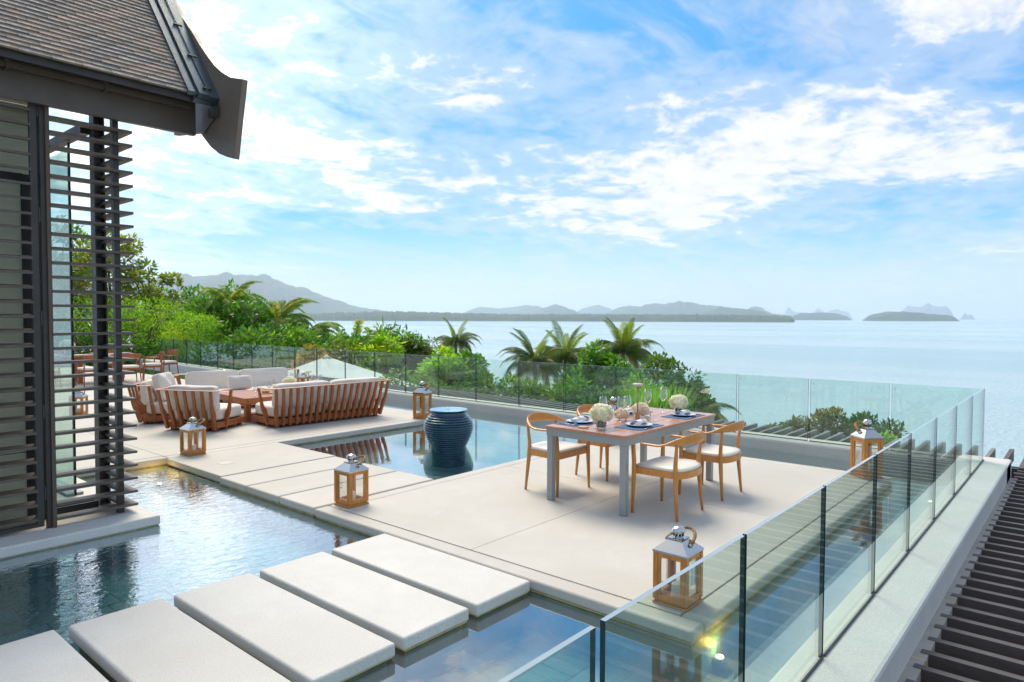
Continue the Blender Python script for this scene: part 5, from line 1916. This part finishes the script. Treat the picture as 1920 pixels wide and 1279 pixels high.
TREES = [
    # az, d, slope(top), rx, h, mat, label, kwargs
    (70.9, 38, .113, 1.9, 4.6, 'lf_yellow', 'tallest sparse tree right of the louvres, top lobe', dict(ncl=24, npc=110, leaf=.26, gap=.72)),
    (68.6, 37, .078, 1.5, 3.2, 'lf_yellow', 'sparse yellow-green tree leaning out over the hill line', dict(ncl=16, npc=110, leaf=.25, gap=.75)),
    (72.2, 39, .062, 2.6, 4.2, 'lf_olive', 'olive broken tree seen through the louvre gap', dict(ncl=24, npc=130, leaf=.26)),
    (74.4, 42, .135, 1.8, 6.5, 'lf_mid', 'green tree top seen through the tall glass pane', dict(ncl=20, npc=160, leaf=.26)),
    (76.0, 40, .09, 2.6, 6, 'lf_mid', 'broad tree behind the hinged louvre panel', dict(ncl=22)),
    (69.0, 34, .034, 2.7, 4.2, 'lf_bright', 'brightest yellow-green feathery bush behind the far dining set', dict(ncl=44, npc=330, leaf=.15, aspect=.22)),
    (71.6, 35, .030, 2.5, 4.2, 'lf_bright', 'bright feathery bush behind the louvre slats', dict(ncl=36, npc=300, leaf=.15, aspect=.22)),
    (65.8, 32, .010, 1.5, 3.0, 'lf_bright', 'fine rich green bush right of the brightest one', dict(ncl=30, npc=300, leaf=.13, aspect=.22)),
    (66.8, 44, .048, 2.3, 5, 'lf_mid', 'glossy dark tree behind the bright bushes', dict(ncl=24, npc=170, leaf=.30)),
    (64.0, 36, .046, 2.2, 4.4, 'lf_mid', 'tall leafy tree with drooping tufts left of the feather palm', dict(ncl=30, npc=170, leaf=.34, droop=.5, aspect=.3)),
    (62.6, 33, .026, 2.2, 4.2, 'lf_mid', 'mid-green bushy tree below the tufted tree', dict(ncl=28, npc=190, leaf=.26)),
    (60.6, 32, .004, 2.5, 4.0, 'lf_mid', 'dense green bush under the feather palm', dict(ncl=28, npc=200, leaf=.24)),
    (58.0, 31, -.020, 2.1, 3.4, 'lf_bright', 'fresh green bush right under the feather palm fronds', dict(ncl=26, npc=220, leaf=.2)),
    (56.2, 29, -.031, 1.7, 3.0, 'lf_olive', 'olive shrub with rusty tips above the white parasol', dict(ncl=24, npc=170, leaf=.22)),
    (57.0, 27.5, -.040, .8, 1.0, 'lf_orange', 'small orange-leaved shrub above the railing', dict(ncl=9, npc=130, leaf=.16)),
    (54.3, 30, -.028, 1.9, 3.0, 'lf_mid', 'round green bush right of the parasol tip', dict(ncl=26, npc=190, leaf=.22)),
    (52.6, 29, -.040, 1.5, 2.6, 'lf_bright', 'light yellow-green low bush above the railing', dict(ncl=20, npc=190, leaf=.2)),
    (50.6, 31, -.008, 1.9, 3.6, 'lf_mid', 'tree with drooping bright tufts standing against the water', dict(ncl=28, npc=170, leaf=.36, droop=.8, aspect=.28)),
    (51.2, 29, -.024, .9, 1.6, 'lf_bright', 'yellow drooping tuft in front of the dark tree', dict(ncl=12, npc=170, leaf=.34, droop=.9, aspect=.22)),
    (48.6, 30, -.032, 1.4, 3.0, 'lf_olive', 'olive ragged shrub left of the small palm', dict(ncl=22, npc=140, leaf=.26, gap=.8)),
    (46.6, 27, -.045, 1.5, 2.6, 'lf_bright', 'vivid green shrub below the left small palm', dict(ncl=26, npc=210, leaf=.2)),
    (45.0, 27, -.050, 1.2, 2.4, 'lf_mid', 'green shrub at the foot of the left small palm', dict(ncl=20, npc=190, leaf=.22)),
    (42.9, 24, -.082, 1.4, 3.0, 'lf_dark', 'dark shrub behind the glass left of the twin palms', dict(ncl=24, npc=190, leaf=.2)),
    (40.4, 23, -.080, 1.5, 3.2, 'lf_mid', 'shrub under the leftmost of the twin palms', dict(ncl=26, npc=190, leaf=.2)),
    (37.4, 22, -.083, 1.5, 3.4, 'lf_dark', 'dark shrub between the twin palm trunks', dict(ncl=26, npc=190, leaf=.2)),
    (35.0, 21.5, -.082, 1.4, 3.2, 'lf_mid', 'mid green shrub behind the dining chair', dict(ncl=26, npc=190, leaf=.2)),
    (33.0, 27, -.034, 1.3, 3.0, 'lf_mid', 'leafy bush just left of the tallest palm crown', dict(ncl=24, npc=170, leaf=.26)),
    (32.0, 21, -.090, 1.6, 3.4, 'lf_dark', 'dark shrub behind the wine glasses', dict(ncl=28, npc=190, leaf=.2)),
    (30.0, 23, -.075, 1.5, 3.4, 'lf_mid', 'shrub under the tallest palm', dict(ncl=26, npc=190, leaf=.2)),
    (28.0, 24, -.052, 1.5, 3.4, 'lf_dark', 'dark round tree right of the tallest palm', dict(ncl=30, npc=240, leaf=.18)),
    (26.5, 22.5, -.071, 1.15, 3.4, 'lf_dark', 'rightmost dark round tree against the sea', dict(ncl=28, npc=240, leaf=.18)),
    (18.4, 19.5, -.134, .85, 1.6, 'lf_olive', 'small olive shrub over the pergola ends, left of the bigger one', dict(ncl=14, npc=150, leaf=.15)),
    (15.6, 20, -.124, 1.1, 2.0, 'lf_olive', 'wide olive bush over the pergola, left lobe', dict(ncl=20, npc=150, leaf=.17)),
    (13.4, 20, -.120, 1.15, 2.0, 'lf_dark', 'wide olive bush over the pergola, right lobe behind the tall lantern', dict(ncl=20, npc=150, leaf=.17)),
    (11.5, 17.5, -.147, .28, 1.5, 'lf_bright', 'slim bright sprig right of the tall lantern', dict(ncl=9, npc=60, leaf=.16)),
    (49.6, 24, -.072, 1.6, 3.6, 'lf_mid', 'dark bush behind the glass right of the sofa', dict(ncl=26, npc=190, leaf=.2)),
    (46.3, 23, -.078, 1.6, 3.4, 'lf_dark', 'dark bush behind the glass above the blue jar', dict(ncl=26, npc=190, leaf=.2)),
    (53.0, 26, -.066, 1.7, 3.6, 'lf_dark', 'dark bush behind the glass at the parasol edge', dict(ncl=26, npc=190, leaf=.2)),
    (58.8, 28.5, -.045, 1.7, 3.6, 'lf_dark', 'dark bush behind the glass left of the parasol', dict(ncl=26, npc=190, leaf=.2)),
    (61.6, 29.5, -.038, 1.7, 3.6, 'lf_dark', 'dark bush behind the glass above the far sofa', dict(ncl=26, npc=190, leaf=.2)),
    (64.2, 31, -.030, 1.7, 3.6, 'lf_mid', 'green bush behind the glass right of the far chairs', dict(ncl=26, npc=190, leaf=.2)),
    (66.8, 32.5, -.025, 1.9, 4.0, 'lf_dark', 'dark bush behind the far dining chairs', dict(ncl=26, npc=190, leaf=.2)),
    (69.6, 33, -.020, 2.0, 4.0, 'lf_dark', 'dark bush behind the far dining table', dict(ncl=26, npc=190, leaf=.2)),
    (72.4, 34, -.015, 2.2, 4.0, 'lf_dark', 'dark bush behind the far table seen through the pane', dict(ncl=26, npc=190, leaf=.2)),
    (47.3, 46, -.030, 1.6, 4.0, 'lf_olive', 'olive leafy tree left of the small waterside palm', dict(ncl=22, npc=170, leaf=.26)),
    (44.3, 44, -.040, 1.4, 3.6, 'lf_mid', 'low green tree right of the small waterside palm', dict(ncl=20, npc=170, leaf=.26)),
    (61.2, 38, .012, 2.6, 4.6, 'lf_mid', 'broad green tree behind the feather palm trunk', dict(ncl=30, npc=190, leaf=.28)),
    (58.4, 37, -.004, 2.3, 4.2, 'lf_olive', 'olive broad tree between the two plume palms', dict(ncl=28, npc=190, leaf=.28)),
    (55.6, 36, -.022, 2.0, 4.0, 'lf_mid', 'green tree at the tip of the left planting, against the water', dict(ncl=26, npc=190, leaf=.28)),
    (66.0, 40, .034, 2.6, 5.0, 'lf_dark', 'dark leafy tree filling the gap behind the brightest bush', dict(ncl=28, npc=190, leaf=.28)),
    (34.0, 30, -.052, 1.6, 4.0, 'lf_dark', 'dark tree filling behind the twin palms on the right', dict(ncl=26, npc=220, leaf=.22)),
    (78.5, 41, .07, 3.0, 5.5, 'lf_mid', 'broad tree left of the villa corner, beyond the deck end', dict(ncl=26, npc=170, leaf=.28)),
    (82.5, 42, .09, 3.2, 6.0, 'lf_dark', 'dark broad tree farther left behind the villa', dict(ncl=26, npc=170, leaf=.28)),
    (87.0, 43, .06, 3.4, 6.0, 'lf_mid', 'leftmost broad tree hidden behind the villa', dict(ncl=26, npc=170, leaf=.28)),
    (75.0, 35, .02, 2.4, 5.0, 'lf_dark', 'dark tree low behind the tall glass pane', dict(ncl=26, npc=190, leaf=.22)),
]
for k, (az, d, sl, rx, h, mt, lb, kw) in enumerate(TREES):
    nm = 'tree' if h > 3.1 else 'shrub'
    make_tree(nm, az, d, zt(sl, d), rx, h, mt, 100 + k, lb, cat=nm, **kw)


# leafy undergrowth covering the slope
rg_ = np.random.RandomState(77)
cl_ = []
for k in range(1500):
    az_ = rg_.uniform(22, 82)
    d_ = 15.5 + 42 * rg_.rand() ** 1.3
    x_, y_, _ = pol(az_, d_)
    if x_ < 13.0 and y_ < 30 or x_ < 11.5:
        continue
    cl_.append((x_, y_, ground_z(x_, y_) + rg_.uniform(.1, .9), rg_.uniform(.6, 1.2)))
me = leaf_cloud(cl_, 46, .34, 3, 0.0, .5)
me.materials.append(M['lf_mid'])
inst('undergrowth', me, None, kind='stuff', label='dense leafy undergrowth covering the slope', cat='undergrowth')


# ------------------------------------------------------------------ palms
def frond_mesh(L, droop, seed, leafL=.55, n=44, hang=.6, mat='lf_palm', plume=False, up0=.0, wleaf=.032):
    rg = random.Random(seed)
    pts = []
    p = Vector((0, 0, 0))
    ang = up0
    N_ = 14
    for i in range(N_ + 1):
        pts.append(p.copy())
        ang -= droop / N_ * (.4 + 1.2 * i / N_)
        p = p + Vector((math.cos(ang), 0, math.sin(ang))) * (L / N_)
    b = MB()
    b.sweep(pts, lambda i: (.035 * (1 - i / N_) + .006,) * 2, 4)
    for i in range(n):
        f = .12 + .86 * i / (n - 1)
        q = f * N_
        a = int(q)
        fr_ = q - a
        c = pts[a].lerp(pts[min(N_, a + 1)], fr_)
        tg = (pts[min(N_, a + 1)] - pts[a]).normalized() if a < N_ else (pts[N_] - pts[N_ - 1]).normalized()
        ll = leafL * (math.sin(math.pi * (.18 + .72 * f)) ** .7) * rg.uniform(.85, 1.1)
        for s_ in (-1, 1):
            if plume:
                th = rg.uniform(0, 6.28)
                d = (tg * .7 + Vector((0, math.cos(th), math.sin(th) * .6 - .4))).normalized()
            else:
                d = (tg * (.55 + .4 * f) + Vector((0, s_ * 1.0, -hang * rg.uniform(.4, 1.2)))).normalized()
            m_ = c + d * ll * .55 + Vector((0, 0, -.02 * ll))
            e = c + d * ll + Vector((0, 0, -hang * ll * .35))
            w = Vector((tg.x, 0, tg.z)) * wleaf
            b.add([c - w * .5, m_ - w, e, m_ + w, c + w * .5], [(0, 1, 3, 4), (1, 2, 3)])
    return b.mesh('frond', M[mat])


F_up = frond_mesh(3.0, .85, 1, .60, 84, .55, 'lf_palm_y', up0=0, wleaf=.017)
F_mid = frond_mesh(3.2, 1.9, 2, .78, 84, 1.1, 'lf_palm', up0=0, wleaf=.018)
F_low = frond_mesh(3.1, 2.3, 3, .80, 84, 1.5, 'lf_palm', up0=0, wleaf=.018)
F_dry = frond_mesh(2.9, 2.1, 4, .7, 50, 1.5, 'lf_palm_d', up0=0, wleaf=.02)
G_pl = frond_mesh(2.3, 1.6, 5, .42, 150, .8, 'lf_plume', True, wleaf=.022)
G_pl2 = frond_mesh(2.2, 2.1, 6, .42, 150, .9, 'lf_plume2', True, wleaf=.022)


def palm(name, az, d, hubslope, size, seed, lb, fr, trunk_r=.14, lean=(0, 0), spec=None):
    rg = random.Random(seed)
    X, Y, _ = pol(az, d)
    zg = ground_z(X, Y)
    hub = 1.83 + hubslope * d - zg
    t = empty(name, (X, Y, zg), label=lb, cat='palm', group='palms below the railing')
    b = MB()
    pts = [(lean[0] * (1 - u) ** 2, lean[1] * (1 - u) ** 2, hub * u) for u in [i / 12 for i in range(13)]]
    b.tube(pts, [trunk_r * (1.5 - .7 * i / 12 + (.05 if i % 2 else 0)) for i in range(13)], 9)
    b.build('trunk', M['palmbark'], t, True)
    base = rg.uniform(0, 6.28)
    for k, (me, el, azo) in enumerate(fr):
        inst('frond', me, t, (0, 0, hub - .05), (0, -el + rg.uniform(-.06, .06), base * 0 + azo + rg.uniform(-.12, .12)), size * rg.uniform(.72, 1.15))
    return t


def radial(n_up, n_mid, n_low, n_dry, seed):
    rg = random.Random(seed)
    out = []
    for n, me, e0, e1 in ((n_up, F_up, 1.15, 1.5), (n_mid, F_mid, .55, 1.05), (n_low, F_low, .05, .5), (n_dry, F_dry, -.4, .05)):
        for k in range(n):
            out.append((me, rg.uniform(e0, e1), 2 * math.pi * (k + rg.random() * .6) / max(n, 1) + e0 * 3))
    return out


RGT = math.atan2(-.7583, .6519)   # bearing to the right of the view
LFT = RGT + math.pi
palm('palm_tree', 38.7, 42, -.066, .80, 1, 'left of the two palms standing together behind the glass', radial(5, 11, 12, 3, 1) + [(F_up, 1.42, LFT), (F_low, .5, LFT), (F_mid, .65, LFT)])
palm('palm_tree', 36.2, 44, -.060, .86, 2, 'right of the two palms standing together, bushy arching crown', radial(7, 14, 14, 3, 2) + [(F_mid, .75, RGT), (F_low, .45, RGT + .2), (F_up, 1.25, RGT)])
palm('palm_tree', 31.4, 45, -.050, .92, 3, 'tallest coconut palm rising against the sea in the centre right', radial(7, 11, 10, 4, 3) + [(F_up, 1.45, 0), (F_up, 1.35, 1.5), (F_up, 1.3, 3.9), (F_mid, .55, RGT), (F_mid, .9, LFT + .15), (F_mid, .7, LFT), (F_low, .35, RGT - .2), (F_dry, -.25, RGT - .3), (F_dry, -.2, LFT)])
palm('palm_tree', 45.4, 50, -.036, .62, 4, 'small palm against the water right of the drooping trees', radial(5, 10, 9, 2, 4) + [(F_mid, .6, RGT), (F_low, .25, RGT - .15)])
palm('palm_tree', 25.7, 18.5, -.138, .42, 5, 'little fan of palm fronds right of the far table flowers', radial(0, 5, 8, 0, 5), .08)


def plumes(n, seed, extra=()):
    rg = random.Random(seed)
    out = []
    for k in range(n):
        out.append((G_pl if rg.random() < .6 else G_pl2, rg.uniform(.2, 1.4), 2 * math.pi * k / n + rg.uniform(-.2, .2)))
    return out + list(extra)


palm('palm_tree', 59.7, 35, -.006, 1.0, 6, 'feather palm with plume-like fronds in front of the grey hill', plumes(13, 6, [(G_pl, 1.1, RGT), (G_pl, .7, RGT + .2), (G_pl, 1.2, LFT), (G_pl2, .8, LFT)]), .16)
palm('palm_tree', 57.3, 34, -.024, .85, 7, 'drooping olive plume palm right of the feather palm', plumes(16, 7, [(G_pl, .6, RGT), (G_pl, .9, RGT), (G_pl2, .3, RGT + .1)]), .15)
palm('palm_tree', 63.2, 35, .016, .9, 8, 'plume palm half hidden behind the tufted tree', plumes(14, 8), .14)
palm('palm_tree', 53.6, 32, -.036, .8, 9, 'small plume palm low against the water', plumes(9, 9), .12)

# tall blade grasses under the tallest palm
gx_, gy_, _ = pol(28.9, 18.5)
rg = np.random.RandomState(5)
gb = MB()
for k in range(900):
    a = rg.rand() * 6.28
    r0 = .85 * math.sqrt(rg.rand())
    x, y = r0 * math.cos(a), r0 * math.sin(a) * .8
    h = rg.uniform(.8, 1.7)
    dx, dy = rg.normal(scale=.35), rg.normal(scale=.35)
    w = .022
    gb.add([(x - w, y, 0), (x + w, y, 0), (x + dx * .4 + w, y + dy * .4, h * .6), (x + dx * .4 - w, y + dy * .4, h * .6), (x + dx, y + dy, h)], [(0, 1, 2, 3), (3, 2, 4)])
zg = 1.83 - .092 * 18.5 - 1.6
g_ = gb.build('reed_clump', M['lf_bright'], label='clump of tall bright blade grass under the tallest palm', cat='grass', kind='stuff')
g_.location = (gx_, gy_, zg)
